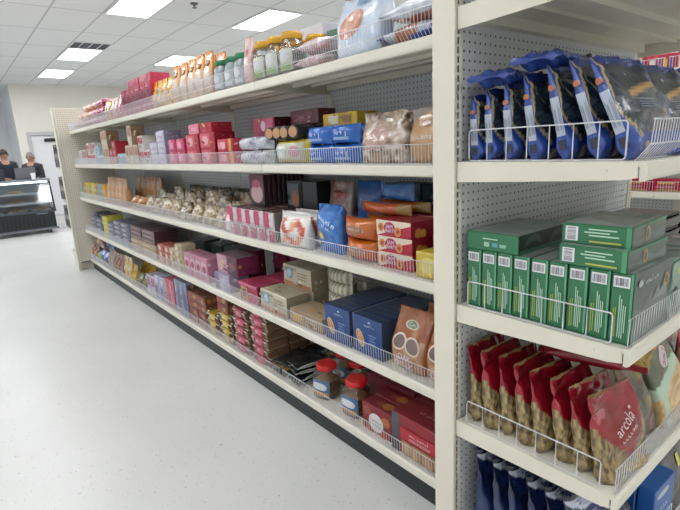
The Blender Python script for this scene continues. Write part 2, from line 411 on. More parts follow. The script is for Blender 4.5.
spk = tag(empty('sprinkler_head', (2.86, 6.4, H_ROOM)), 'small grey sprinkler head hanging from the ceiling tiles', 'sprinkler')
G().lathe([(.05, 0), (.045, -.012), (.015, -.016)], 14).build('escutcheon', GREYP, spk)
G().lathe([(.012, -.014), (.012, -.05)], 8).lathe([(.03, -.05), (.032, -.055)], 12).build('nozzle', GREYP, spk)

# ------------------------------------------------------------------ shelving
SEC = 1.22; D = .485
XB = 1.80                      # gondola back panel plane
YN = 1.09                      # near end of gondola
LEVELS = [('top shelf', 1.835, 1), ('second shelf', 1.412, 0), ('third shelf', .982, 0), ('fourth shelf', .55, 0), ('bottom shelf', .15, 0)]
ORD = ['first', 'second', 'third', 'fourth', 'fifth', 'sixth', 'seventh', 'eighth', 'ninth', 'tenth', 'eleventh', 'twelfth', 'thirteenth', 'fourteenth', 'fifteenth', 'sixteenth', 'seventeenth', 'eighteenth', 'nineteenth', 'twentieth',
       'twenty-first', 'twenty-second', 'twenty-third', 'twenty-fourth', 'twenty-fifth', 'twenty-sixth', 'twenty-seventh', 'twenty-eighth']
def nose(w, D):
    return G().prism([(-D+.05, 0), (-D+.007, 0), (-D+.001, -.004), (-D, -.012), (-D, -.034), (-D+.003, -.041), (-D+.009, -.044), (-D+.016, -.043), (-D+.016, -.012), (-D+.05, -.012)], .002, w-.002)
def shelf_meshes(w, D, kind, base=False, side=False):
    out = []
    g = G().box(.004, w-.004, -D+.05, -.003, -.010, -.0002)
    if not base:
        g.box(.02, w-.02, -.035, -.006, -.04, -.010).box(.02, w-.02, -D*.55, -D*.55+.03, -.028, -.010).box(.02, w-.02, -D+.07, -D+.10, -.028, -.010)
        g.box(.02, w-.02, -D*.3, -D*.3+.02, -.022, -.010)
    out.append(('deck', g, CREAM_SHELF))
    out.append(('front_rail', nose(w, D), CREAM_SHELF))
    if not base:
        for x in (-.0008, w-.0032):
            g = G().prism([(-.001, 0), (-D+.06, 0), (-D+.02, -.002), (-D+.018, -.036), (-D+.05, -.042), (-.10, -.056), (-.001, -.058)], x, x+.004)
            g.lathe([(.0045, 0), (.004, .003)], 10); n = len(g.v)-20
            for i in range(n, len(g.v)): a, b_, c_ = g.v[i]; g.v[i] = (x-.0005-c_*.3, -D+.085+a, -.022+b_)
            out.append(('bracket', g, CREAM))
    r = .0013
    g = G(); pitch = .0165; n = int((w-.03)/pitch); h = .072
    if kind == 1:
        pr = [(-D+.030, .002), (-D+.003, .036), (-D-.001, .088)]
        for k in range(n+1):
            x = .015+k*pitch; g.rod([(x, *p) for p in pr], r, 4)
        for p in pr: g.rod([(.010, *p), (w-.010, *p)], .0019, 5)
    else:
        for k in range(n+1):
            x = .015+k*pitch; g.rod([(x, -D+.014, .002), (x, -D+.012, h)], r, 4)
        for z in (.003, h): g.rod([(.010, -D+.013, z), (w-.010, -D+.013, z)], .0019, 5)
    out.append(('wire_fence', g, WIRE))
    if side:
        h2 = .088 if kind == 1 else .08; ya, yb = -.035, -D+.05; x = .010
        def arc(y, z, a0): return [(x, y+.008*math.cos(a0+q*PI/8), z+.008*math.sin(a0+q*PI/8)) for q in range(5)]
        loop = arc(ya-.008, h2-.008, 0)+arc(yb+.008, h2-.008, PI/2)+arc(yb+.008, .011, PI)+arc(ya-.008, .011, 3*PI/2)
        g = G().rod(loop, .0019, 6, closed=True)
        m_ = int((ya-yb)/.055)
        for k in range(1, m_): y = ya-(ya-yb)*k/m_; g.rod([(x, y, .003), (x, y, h2)], .0015, 5)
        out.append(('side_fence', g, WIRE))
    return out
_sm = {}
def shelf(w, kind, loc, rz, label, base=False, side=False, group=None, D_=D):
    k = (w, kind, base, side, D_)
    if k not in _sm: _sm[k] = [(n, g.mesh(n, m)) for n, g, m in shelf_meshes(w, D_, kind, base, side)]
    r = tag(empty('gondola_shelf', loc, rz), label, 'shelf', group)
    for n, me in _sm[k]: o = bpy.data.objects.new(n, me); COL.objects.link(o); o.parent = r
    return r
WHERE = ['nearest to the cream corner post', 'one section before the middle of the run', 'in the middle of the run', 'one section beyond the middle of the run', 'at the far end of the run']
for ln, z, kd in LEVELS:
    for s_ in range(5):
        y1 = YN+SEC*(s_+1)
        shelf(SEC, kd, (XB, y1, z), -PI/2, 'cream %s of the long shelving, section %s' % (ln, WHERE[s_]), base=(z < .2), group='cream metal shelves of the long shelving')
YF = YN+5*SEC
fr = tag(empty('shelving_unit', (XB, YN, 0)), 'long cream metal shelving frame with pegboard back and black kick strip', 'shelving frame')
for s_ in range(5):
    g = G(); w = SEC-.032; g.grid(lambda u, v: (-w/2+w*u, 0, .15+(2.10-.15)*v), 1, 1)
    g.build('back_panel', PEG, fr, (0.0035, SEC*(s_+.5), 0), (0, 0, -PI/2))
    g = G().box(.02, .024, SEC*s_, SEC*(s_+1), .1, 2.1); g.build('backing_sheet', GREYP, fr)
for s_ in range(6):
    y = SEC*s_+(.016 if s_ == 0 else (-.016 if s_ == 5 else 0))
    G().box(.0005, .06, y-.016, y+.016, 0, 2.12).build('upright', CREAM, fr)
    g = G(); g.grid(lambda u, v: (-.006+.012*u, 0, .15+1.94*v), 1, 1); g.build('slot_strip', SLOTS, fr, (-.0004, y, 0), (0, 0, -PI/2))
G().box(-D+.03, -D+.045, .0, 5*SEC, 0, .107).build('kick_plate', BLACK, fr)
G().box(-D+.045, .0, .0, 5*SEC, .07, .10).build('base_frame', DARKM, fr)
# end units: near one in front of us, far one behind the run
def end_unit(yp, sgn, label, levels, mt):
    """pegboard end bay, its panel at y=yp; sgn -1 faces the camera side"""
    XA = 1.162; W = 1.29; pr = []
    r = tag(empty('end_bay', (XA, yp, 0)), label, 'shelving frame')
    ya, yb = (0, .080)
    for x in (0, W-.036):
        g = G().box(x, x+.002, ya, yb, 0, 2.125).box(x+.034, x+.036, ya, yb, 0, 2.125).box(x+.002, x+.034, .03, yb-.03, 0, 2.12).box(x+.002, x+.034, ya, yb, 2.12, 2.125)
        for p_, q_ in ((x+.002, x+.010), (x+.026, x+.034)): g.box(p_, q_, ya, ya+.002, 0, 2.12).box(p_, q_, yb-.002, yb, 0, 2.12)
        g.build('upright', CREAM, r)
        for y_, rz in ((.001, 0), (yb-.001, 0)):
            g = G(); g.grid(lambda u, v: (-.008+.016*u, 0, .0+2.12*v), 1, 1); g.build('slot_strip', SLOTS, r, (x+.018, y_, 0))
    w = W-.072
    for y_ in (.004, .074):
        g = G(); g.grid(lambda u, v: (-w/2+w*u, 0, .12+1.99*v), 1, 1); g.build('back_panel', mt, r, (W/2, y_, 0))
    G().box(.036, W-.036, .03, .05, .1, 2.1).build('backing_sheet', GREYP, r)
    G().box(.036, W-.036, .006, .076, 2.105, 2.12).build('top_cap', CREAM, r)
    return r
end_unit(.915, -1, 'cream slotted end post and grey pegboard back of the near end bay', None, PEG)
end_unit(7.20, 1, 'beige pegboard end panel closing the far end of the long shelving', None, PEG_END)
for ln, z, kd in (('top', 1.85, 1), ('second', 1.43, 1), ('third', .990, 0), ('fourth', .585, 0), ('bottom', .15, 0)):
    shelf(SEC, kd, (1.174, .914, z), 0, 'cream %s shelf of the near end bay with wire side fence' % ln, base=(z < .2), side=True, D_=.505)
kp = G().box(1.182, 1.182+SEC, .905-D+.03, .905-D+.045, 0, .107).build('kick_plate', BLACK, None)
tag(kp, 'black kick strip under the bottom shelf of the near end bay', 'kick strip')
for ln, z in (('second', 1.38), ('third', .95), ('fourth', .56), ('bottom', .23)):
    shelf(SEC, 0, (1.205+SEC, 7.287, z), PI, 'cream %s shelf on the far side of the beige end panel' % ln, base=(z < .3), D_=.46)
tag(G().box(1.2, 1.2+SEC, 7.29, 7.70, 0, .18).build('base_cabinet', CREAM), 'low cream base panel on the floor behind the far end panel', 'base panel')

# ------------------------------------------------------------------ packaging builders
PR = {}            # key -> (name, cat, desc, mesh, [(part, mesh, label)], (w,d,h))
def reg(key, name, cat, desc, mesh, parts=(), dims=(0, 0, 0)): PR[key] = (name, cat, desc, mesh, list(parts), dims)
def faces(w, d, h):
    return {'f': (lambda u, v, o: (-w/2+w*u, -d/2-o, h*v), w, h), 's': (lambda u, v, o: (w/2+o, -d/2+d*u, h*v), d, h),
            'l': (lambda u, v, o: (-w/2-o, d/2-d*u, h*v), d, h), 't': (lambda u, v, o: (-w/2+w*u, -d/2+d*v, h+o), w, d), 'b': (lambda u, v, o: (w/2-w*u, d/2+o, h*v), w, h)}
def clutter(seed, base, n):
    R_ = random.Random(seed); out = []; bl = [(base >> 16 & 255), (base >> 8 & 255), base & 255]
    def sh(k, w): return int(clamp(bl[0]*k+w, 0, 235)) << 16 | int(clamp(bl[1]*k+w, 0, 235)) << 8 | int(clamp(bl[2]*k+w, 0, 235))
    for i in range(n):
        c = R_.choice((sh(.7, 0), sh(.8, 40), sh(1.1, 15), sh(.5, 90), R_.choice((0xc98a4a, 0xd8c8a0, 0x8a5a3c, 0xd9d4cc))))
        x, y = R_.uniform(.08, .8), R_.uniform(.08, .85); w, h = R_.uniform(.05, .2), R_.uniform(.03, .12)
        if R_.random() < .45: out.append(('ell', min(x, .78), clamp(y, .15, .85), w*.7, h, c, R_.uniform(-40, 40)))
        else: out.append(('rect', x, y, min(x+w, .96), min(y+h, .96), c))
    return out
def box_mesh(name, w, d, h, base, f=(), s=(), l=(), t=(), mat=CARD, topc=None, sidec=None, clut=None):
    if clut:
        f = clutter(clut, base, 7)+list(f)+clutter(clut+1, base, 4); s = list(s)+clutter(clut+2, base, 5); t = list(t)+clutter(clut+3, base, 5)
    g = G(); g.cbox(-w/2, w/2, -d/2, d/2, 0, h, L(base), r=min(.003, h*.1))
    F = faces(w, d, h)
    if sidec is not None:
        for k in 'sl': g.decals(*F[k], [('rect', .02, .02, .98, .98, sidec)], off=.0002)
    if topc is not None: g.decals(*F['t'], [('rect', .02, .02, .98, .98, topc)], off=.0002)
    for k, sp_ in (('f', f), ('s', s), ('l', l), ('t', t)): g.decals(*F[k], sp_)
    return g.mesh(name, mat)
PLAIN = {'green', 'greenlie', 'greenwide', 'jam', 'navybox', 'bluebox', 'greystrip4', 'black3', 'window', 'emblem', 'greenboxT', 'paleboxT', 'browncarton', 'pouch3', 'maroon4'}
def BOX(key, name, cat, desc, w, d, h, base, **k):
    if key not in PLAIN: k['clut'] = 17*len(PR)+3
    _BOX(key, name, cat, desc, w, d, h, base, **k)
def _BOX(key, name, cat, desc, w, d, h, base, **k): reg(key, name, cat, desc, box_mesh(name, w, d, h, base, **k), (), (w, d, h))
def prof_stand(v):      # gusseted bag: full below, closing to a seal
    if v < .05: return .75+.25*math.sqrt(v/.05)
    if v < .42: return 1
    return max(.05, 1-.95*clamp((v-.42)/.46)**1.15)
def prof_full(v):
    if v < .05: return .75+.25*math.sqrt(v/.05)
    return 1 if v < .62 else max(.12, 1-.88*clamp((v-.62)/.34)**1.4)
def prof_pillow(v): return .04+.96*max(0, math.sin(PI*clamp((v-.05)/.9)))**.55
def bag_geo(w, d, h, base, paint=None, kind='stand', dec=(), e=.5, seed=1, wr=.004, lean=0., n=(28, 22), sdec=()):
    T = {'stand': prof_stand, 'full': prof_full, 'pillow': prof_pillow}[kind]
    if kind == 'pillow': e = max(e, .8)
    Wf = (lambda v: 1-.05*math.sin(PI*v)) if kind == 'pillow' else (lambda v: 1-.05*sstep(.5, .9, v))
    def wob(x, v, sg):
        k = .35+1.2*abs(v-.5)
        return wr*k*((vn(x*28, v*h*22, seed)-.5)*2+(vn(x*70, v*h*40, seed+3)-.5)*.8+(vn(x*9, v*7, seed+5)-.5)*1.5)
    def P(u, v):
        t = 2*PI*u-PI/2; c_, q = math.cos(t), math.sin(t)
        X = w/2*Wf(v)*math.copysign(abs(c_)**e, c_); Y = d/2*T(v)*math.copysign(abs(q)**e, q)
        Y += wob(X, v, q)*(1 if q <= 0 else -1)*min(1, abs(q)*3); Z = h*v
        if v > .9 or (kind == 'pillow' and v < .1): Z += .004*(vn(X*60, 3, seed)-.5)*2
        return (X, Y+lean*v*v, Z)
    bc = L(base)
    def colr(u, v):
        if paint is None: return bc
        t = 2*PI*u-PI/2; c_, q = math.cos(t), math.sin(t)
        x = math.copysign(abs(c_)**e, c_)
        side = 'f' if q < -.25 else ('b' if q > .25 else 's')
        c = paint(x+(.4*q if side == 's' else 0), v, side); return L(c) if isinstance(c, int) else c
    g = G(); g.grid(P, n[0], n[1], colr, 0, True, True, False)
    g.face([i for i in range(n[0])][::-1], bc); b = n[0]*n[1]; g.face([b+i for i in range(n[0])], bc)
    def place(u, v, o):
        x = 2*u-1; ax = clamp(abs(x))**(1/e); q = math.sqrt(max(0, 1-ax*ax)); X = w/2*Wf(v)*x
        return (X, -d/2*T(v)*q**e+wob(X, v, -1)*min(1, q*3)-o+lean*v*v, h*v)
    g.decals(place, w, h, dec, off=.0007, curved=True)
    def placeS(u, v, o):      # left side wall
        t = (u-.5)*1.2; X = -w/2*Wf(v)*abs(math.cos(t))**e; Y = -d/2*T(v)*math.copysign(abs(math.sin(t))**e, t)
        return (X-o, -Y+lean*v*v, h*v)
    g.decals(placeS, d, h, sdec, off=.0008, curved=True)
    return g
def BAG(key, name, cat, desc, w, d, h, base, mat=None, lie=None, **k):
    g = bag_geo(w, d, h, base, **k)
    if lie == 'back':      # lying on its back, front up, top away from the aisle
        g.xf(Matrix.Translation((0, -h/2, d/2)) @ Matrix.Rotation(-PI/2, 4, 'X')); dims = (w, h, d)
    elif lie == 'side':    # long axis along the shelf, front still to the aisle
        g.xf(Matrix.Translation((h/2, 0, w/2)) @ Matrix.Rotation(-PI/2, 4, 'Y')); dims = (h, d, w)
    elif lie == 'flat':    # long axis along the shelf, front up
        g.xf(Matrix.Translation((h/2, 0, d/2)) @ Matrix.Rotation(-PI/2, 4, 'Y') @ Matrix.Rotation(PI/2, 4, 'Z')); dims = (h, w, d)
    else: dims = (w, d, h)
    reg(key, name, cat, desc, g.mesh(name, mat or FILM), (), dims)
# paints
def cookies(bg, col, nx, ny, r=.42, edge=None, seed=1, front_only=False):
    def f(x, v, s):
        if front_only and s != 'f': return bg
        a, b_ = (x+1)/2*nx, v*ny; i, j = math.floor(a), math.floor(b_)
        a, b_ = a-i-.5+(hsh(i, j, seed)-.5)*.2, b_-j-.5+(hsh(i, j, seed+1)-.5)*.2
        q = math.hypot(a, b_)
        if q < r: return mixc(col, edge or col, clamp(q/r))
        return bg
    return f
def speck(cols, sx, sy_, seed=1, frame=None, band=None):
    def f(x, v, s):
        if frame and (v < frame[0] or v > frame[1]): return frame[2]
        if band and band[0] < v < band[1] and (len(band) < 4 or abs(x) < band[3]): return band[2]
        t = vn(x*sx, v*sy_, seed)*.65+vn(x*sx*2.3, v*sy_*2.3, seed+7)*.35
        t = clamp((t-.25)*2)*(len(cols)-1); i = min(int(t), len(cols)-2); return mixc(cols[i], cols[i+1], t-i)
    return f
def fields(fn): return fn

# ------------------------------------------------------------------ placing
PLACED = []
RJ = random.Random(5)
def put(key, shelfname, x, y, z, rz=-PI/2, rx=0, ry=0, jit=.02, unit='long'):
    name, cat, desc, me, parts, dims = PR[key]
    o = bpy.data.objects.new(name, me); COL.objects.link(o)
    o.location = (x, y, z); o.rotation_euler = (rx, ry, rz+RJ.uniform(-jit, jit))
    for pn, pm, pl in parts:
        p = bpy.data.objects.new(pn, pm); COL.objects.link(p); p.parent = o
        if pl: p['label'] = pl
    o['category'] = cat
    PLACED.append([o, desc, shelfname, x, y, z, dims, unit]); return o
ZS = {n: z for n, z, k in LEVELS}; ZS.update({'end second': 1.43, 'end third': .990, 'end fourth': .585, 'end bottom': .15, 'end top': 1.85})
SH = {'t': 'top shelf', '2': 'second shelf', '3': 'third shelf', '4': 'fourth shelf', 'b': 'bottom shelf'}
XF = 1.345
def row(key, s, y0, n=1, layers=1, rows=1, gap=.006, x=XF, z=None, jit=.02, dz=0.0005, rx=0, pitch=None):
    """n columns along the shelf starting at y0 (near side), stacked in layers, rows deep"""
    sn = SH[s]; w, d, h = PR[key][5]; zz = ZS[sn] if z is None else z
    p = pitch or (w+gap)
    for i in range(n):
        for r in range(rows):
            for k in range(layers if isinstance(layers, int) else layers[i % len(layers)]):
                put(key, sn, x+d/2+r*(d+.004)+RJ.uniform(0, .006), y0+p*i+w/2, zz+.001+k*(h+dz), jit=jit if d < w*3 else .005, rx=rx)
    return y0+p*n

# ================================================================== PRODUCTS, near end bay
GRN = 0x33744e; GRND = 0x1f5f3f
def green_l():
    return [('rect', .0, .0, 1, .03, GRND), ('bars', .12, .80, .84, .955, 3), ('lines', .16, .06, .36, .66, 2, 0xa7b84a, 4), ('lines', .42, .08, .78, .70, 4, 0xb9dcc4, 8), ('rect', .90, .03, 1, 1, 0x5fa57e)]
GF = [('rect', 0, 0, 1, 1, 0x47524c), ('poly', [(.0, .0), (1, .0), (1, .42), (.74, .6), (.62, .46), (.44, .66), (.25, .44), (0, .5)], 0x59645e),
      ('poly', [(.5, .50), (.62, .72), (.70, .58), (.8, .75), (.9, .5)], 0x777f7a), ('ell', .84, .72, .07, .1, 0xb08b4f), ('ell', .84, .72, .045, .065, 0x3a4a40), ('scrib', .36, .86, .022, 8, 0xb5c2b8), ('ell', .12, .85, .05, .05, 0xa9b8ae),
      ('rect', 0, 0, .02, 1, 0x2f7a4d), ('rect', .98, 0, 1, 1, 0x2f7a4d)]
BOX('green', 'tea_carton', 'carton', 'green carton with white barcode', .235, .051, .178, GRN, f=GF, l=green_l(), s=green_l(), topc=0x7f8a84, t=[('rect', .05, .1, .6, .85, 0x8d9490), ('rect', .62, .2, .9, .8, 0x55705f)])
gl = [('bars', .06, .16, .25, .86, 5, 1), ('lines', .34, .42, .84, .86, 3, 0xb9dcc4, 2), ('lines', .36, .12, .9, .3, 1, 0xb9bf55, 6), ('rect', .93, 0, 1, 1, 0x4f9a70)]
BOX('greenlie', 'tea_carton', 'carton', 'green carton lying flat', .235, .165, .052, GRN, f=[('rect', 0, 0, 1, 1, 0x48554e), ('poly', [(0, 0), (1, 0), (1, .55), (.7, .35), (.5, .6), (.25, .3), (0, .4)], 0x5d6a63), ('ell', .42, .5, .06, .36, 0xb08b4f), ('ell', .42, .5, .035, .22, 0x49564f), ('rect', 0, .9, 1, 1, 0x3a7d56)],
    l=gl, topc=0x98a19c, t=[('poly', [(.05, .1), (.4, .8), (.6, .4), (.75, .9), (.95, .1)], 0x87908b), ('rect', .6, .1, .95, .3, 0x66776d)])
BOX('greenwide', 'tea_carton', 'carton', 'wide green carton lying flat', .29, .175, .055, GRN, f=[('rect', 0, 0, 1, 1, 0x23302b), ('rect', .0, .0, 1, .2, 0x2d6f4d), ('poly', [(.08, .3), (.15, .8), (.25, .95), (.36, .8), (.42, .3), (.3, .55), (.2, .55)], 0x45564e), ('poly', [(.56, .3), (.63, .8), (.73, .95), (.84, .8), (.9, .3), (.78, .55), (.68, .55)], 0x45564e)],
    l=[('lines', .28, .62, .62, .74, 1, 0xb9dcc4, 2), ('rect', .36, .25, .46, .5, 0xa6c7b0), ('rect', .52, .28, .62, .48, 0x5f9fb0), ('rect', .66, .28, .78, .46, 0x88b7a0)], topc=0x8d9894, t=[('rect', .1, .15, .5, .8, 0x7b8882)])
BOX('greenpale', 'tea_carton', 'carton', 'grey green carton with yellow print', .20, .165, .16, 0x6d8a7a, f=[('rect', .05, .5, .95, .95, 0x8aa596), ('ell', .45, .78, .2, .09, 0xb9bf55), ('lines', .1, .1, .8, .42, 5, 0xaebfb5, 9)], topc=0x8f9b95)
# blue rice bags
def blue_p(x, v, s):
    if s == 'b': return 0x22367a
    if s == 's': return mixc(0x213a86, 0x3354a6, vn(x*5, v*12, 4))
    e = -.98+.9*max(0, .50-v)+.05*math.sin(v*9)
    if x < e: return mixc(0x213a86, 0x3354a6, vn(x*5, v*12, 4))
    if x < e+.07: return 0xb9a878
    if v > .93: return 0x22367a
    if x > .84: return 0x24459a
    t = v-.1*x
    if .60 < t < .67 and x > -.45: return 0xb98a48
    if v < .22: return mixc(0x213a86, 0x2c489a, vn(x*5, v*9, 6))
    if v < .42 and x > -.05: return mixc(0x9b6a3a, 0x30353f, vn(x*7, v*14, 2)*1.2 if vn(x*7, v*14, 2) < .8 else 1)
    if .4 < v < .56: return mixc(0x1c2630, 0x4c5a66, vn(x*12, v*60, 3)*.8)
    return mixc(0x182028, 0x2a3a46, vn(x*6, v*8, 5))
BAG('blue', 'rice_bag', 'bag', 'blue and black grain bag', .25, .043, .258, 0x213a86, paint=blue_p, kind='full', e=.42, seed=3, wr=.011, lean=.02, n=(56, 44),
    dec=[('ell', .42, .80, .018, .02, 0xd5d8dd), ('lines', .3, .44, .7, .54, 4, 0x75828f, 5)], sdec=[('rect', .30, .24, .66, .64, 0xb4bccb), ('lines', .34, .27, .62, .60, 9, 0x7d8698, 2), ('rect', .34, .1, .6, .2, 0x232b44), ('ell', .5, .74, .16, .03, 0xb06a45)])
BAG('bluelie', 'rice_bag', 'bag', 'blue grain bag lying on top', .14, .034, .18, 0x213a86, paint=lambda x, v, s: (0x20262e if (v > .7 and x > .2) else mixc(0x1a2f70, 0x3c5cae, vn(x*5, v*7, 4))), kind='pillow', lie='back', seed=8, wr=.017, n=(44, 30), dec=[('ell', .3, .3, .07, .04, 0xb9c6e6), ('ell', .5, .3, .06, .035, 0xb9c6e6)])
# crispy noodle bags with red headers
def noodle_p(red=0x8f1021):
    def f(x, v, s):
        if s != 's' and v > .24+.36*abs(x)**1.2 or v > .66: return mixc(red, 0x6a0914, vn(x*3, v*4, 9)*.8)
        q = v if s != 's' else v*1.0
        t = vn(x*24+q*8, q*14-x*6, 11); t2 = vn(x*30-q*16, q*22, 13)
        return mixc(0x4c3e28, 0xb39a68, clamp(t*1.2+t2*.7-.45))
    return f
for k, rd, sd in (('noodle', 0x8f1021, 3), ('noodleB', 0x9c1426, 6)):
    BAG(k, 'noodle_bag', 'bag', 'clear bag of crispy sticks with red header', .20, .056, .27, 0x9a8558, paint=noodle_p(rd), e=.45, seed=sd, wr=.010, lean=.03, n=(64, 56),
        dec=[('text', .52, .60, .042, 'arcola', 0xe3cfcf, 18), ('scrib', .52, .50, .022, 6, 0xd8bcbc, 18), ('ell', .75, .72, .03, .02, 0xd8bcbc)])
BAG('noodlelie', 'noodle_bag', 'bag', 'red topped bag of crispy sticks lying across the others', .18, .06, .29, 0x9a8558, paint=lambda x, v, s: (mixc(0x8f1021, 0x850f1e, vn(x*3, v*4, 2)) if (v > .66 or x > .45 or x < -.75) else mixc(0x8a6a38, 0xe0bd70, clamp(vn(x*13, v*30, 3)*1.3))), kind='pillow', lie='flat', seed=5, wr=.007, n=(40, 34), dec=[('scrib', .45, .78, .04, 3, 0xd9b7b7, 90)])
def sev_p(x, v, s):
    if v > .62+.1*x: return mixc(0x555c48, 0x6d745c, vn(x*3, v*3, 1))
    if v > .50+.12*x or abs(x+.75) < .12: return 0xb9d3bf
    return mixc(0xb08a50, 0xe2c48c, clamp(vn(x*14, v*30, 3)*1.3))
BAG('sev', 'snack_bag', 'bag', 'olive and pale green bag of fine yellow sticks', .20, .07, .275, 0x5f6650, paint=sev_p, e=.5, seed=9, wr=.006, lean=.03, n=(48, 40), dec=[('ell', .55, .74, .2, .075, 0xd9c9cc, 25), ('scrib', .55, .74, .03, 7, 0xa81f3c, 25), ('ell', .5, .87, .1, .02, 0xc98436)])
BAG('olive', 'snack_bag', 'bag', 'dark olive snack bag with purple print', .14, .06, .26, 0x4d4f38, paint=speck([0x3a3f30, 0x5b5a3c, 0x6a3a52, 0x8a7a4a], 4, 7, 5), e=.5, seed=12, wr=.008, lean=.04, n=(36, 26))
BAG('redround', 'snack_bag', 'bag', 'red snack bag with round seal', .19, .06, .27, 0xa51d33, paint=speck([0xa51d33, 0x8a1428, 0x9a7a60], 3, 5, 15), e=.5, seed=14, wr=.006, n=(36, 26), dec=[('ell', .45, .8, .2, .09, 0xc9a0a6), ('ell', .45, .8, .15, .065, 0xa51d33)])
# navy bags on the lowest level
def navy_p(x, v, s):
    n1 = vn(x*1.7+1.3, v*4.2, 61)
    if v > .94: return 0x131a30
    if abs(n1-.5) < .045: return 0xc3cbda
    if vn(x*3.1, v*7, 64) > .80: return 0x8f9c94
    if v > .80 and n1 > .55: return 0x9ba6bb
    return mixc(0x10172f, 0x1a3468, clamp(vn(x*3, v*5, 3)*1.3-.4))
BAG('navy', 'flour_bag', 'bag', 'navy bag with white curves', .28, .062, .32, 0x1a2850, paint=navy_p, e=.45, seed=21, wr=.011, lean=.02, n=(96, 64),
    dec=[('text', .62, .80, .05, '100', 0xc9d2df, 70), ('ell', .42, .52, .07, .06, 0xaeb9c4), ('ell', .62, .42, .09, .07, 0x93a08f), ('ell', .7, .60, .045, .035, 0xb59a7c), ('ell', .3, .28, .06, .05, 0xaeb9c4), ('scrib', .5, .2, .04, 5, 0xc9d2df)])
BAG('whitelie', 'flour_bag', 'bag', 'pale grey and navy bag lying on top', .16, .045, .30, 0xaab4c8, paint=lambda x, v, s: (0xaab4c8 if x < .1 else 0x2b3a6e), kind='pillow', lie='back', seed=24, wr=.005)
BOX('bluebox', 'cereal_box', 'carton', 'bright blue box with large white lettering', .16, .05, .24, 0x1f5aa8, f=[('ell', .42, .86, .3, .05, 0xb8c4c0), ('scrib', .55, .66, .032, 3, 0xcfdced), ('text', .5, .45, .085, 'Own', 0xe4ecf5)], s=[('rect', .1, .1, .9, .9, 0x3d78c4)], topc=0x2b68b4)
BAG('blackbag', 'snack_bag', 'bag', 'black snack bag with yellow tag', .2, .07, .30, 0x191b1c, paint=lambda x, v, s: (mixc(0xa58a5c, 0x4a3a2a, vn(x*7, v*12, 3)) if v < .35 and x > .1 else mixc(0x14171a, 0x2a2f30, vn(x*4, v*6, 2))), e=.5, seed=27, wr=.008, dec=[('rect', .62, .52, .74, .68, 0xc9bd3c), ('ell', .88, .55, .05, .05, 0x9aa4b8), ('scrib', .45, .86, .03, 5, 0x9a9c98)], n=(36, 26))
BAG('orangebag', 'snack_bag', 'bag', 'orange and black snack bag', .2, .07, .31, 0xd4521e, paint=lambda x, v, s: (0xd4521e if v > .75 else mixc(0x14171a, 0x9a4a2a, vn(x*6, v*8, 2)**2)), e=.5, seed=28, wr=.006, n=(32, 22))
def tray_parts(key, name, cat, desc, w, d, h, body, lidc, foodc, lab=None):
    g = G(); g.prism([(-d/2+.01, 0), (d/2-.01, 0), (d/2, h*.7), (-d/2, h*.7)], -w/2+.008, w/2-.008, 'x', L(body))
    g.cbox(-w/2, w/2, -d/2, d/2, h*.66, h*.76, L(body), r=.003)
    lid = G().cbox(-w/2+.006, w/2-.006, -d/2+.006, d/2-.006, h*.765, h, L(lidc), r=.006)
    parts = [('lid', lid.mesh('lid', FILM), None)]
    if lab:
        l_ = G(); F = faces(w, d, h)
        l_.decals(lambda u, v, o: (-w/2+w*u, -d/2-.001-o, h*v), w, h, [('rect', .06, .62, .94, .78, 0xb8aca4), ('poly', [(.22, .95), (.3, .1), (.7, .1), (.78, .95)], lab[0]), ('ell', .55, .5, .14, .3, lab[1]), ('lines', .32, .3, .5, .7, 2, 0xd9c8ca, 3)])
        l_.decals(lambda u, v, o: (-w/2+w*u, -d/2+d*v, h+.0006+o), w, d, [('rect', .25, .0, .75, .5, lab[0])])
        parts.append(('label', l_.mesh('label', CARD), None))
    reg(key, name, cat, desc, g.mesh(name, FILM), parts, (w, d, h))
tray_parts('blacktray', 'food_tray', 'tray', 'black plastic tray with clear film', .28, .2, .05, 0x16181b, 0x22262a, 0)
BOX('browncarton', 'cardboard_box', 'box', 'brown and white carton above the near end bay', .2, .14, .2, 0x7a5340, l=[('rect', .3, 0, .42, 1, 0xcfc6ba), ('rect', .7, 0, .78, 1, 0x4a342a)])
BOX('redpackR', 'biscuit_pack', 'pack', 'crimson pack with yellow title', .19, .08, .085, 0xb01238, f=[('rect', .2, .62, .7, .8, 0xd9b04a), ('lines', .1, .3, .8, .5, 2, 0xd99aa8, 3), ('ell', .5, .08, .4, .16, 0xb08a5a)])
BOX('greenpackR', 'biscuit_pack', 'pack', 'lime green pack', .14, .08, .085, 0x6da63a, f=[('rect', .2, .3, .8, .8, 0x8bc25a)])
BOX('coloursR', 'snack_pack', 'pack', 'red and white pack with violet stripes', .16, .1, .1, 0xb0283a, f=[('rect', .1, 0, .3, .7, 0xd9d4c4), ('rect', .4, .0, .5, .7, 0x5b55a8), ('rect', .6, 0, .75, .7, 0xc9b45a), ('rect', .85, 0, .95, .7, 0x5b55a8)])

def ebag(key, sn, x, y, rx=0, rz=0., ry=0, dz=.001): return put(key, sn, x, y, ZS[sn]+dz, rz=rz, rx=rx, ry=ry, jit=.03, unit='end')
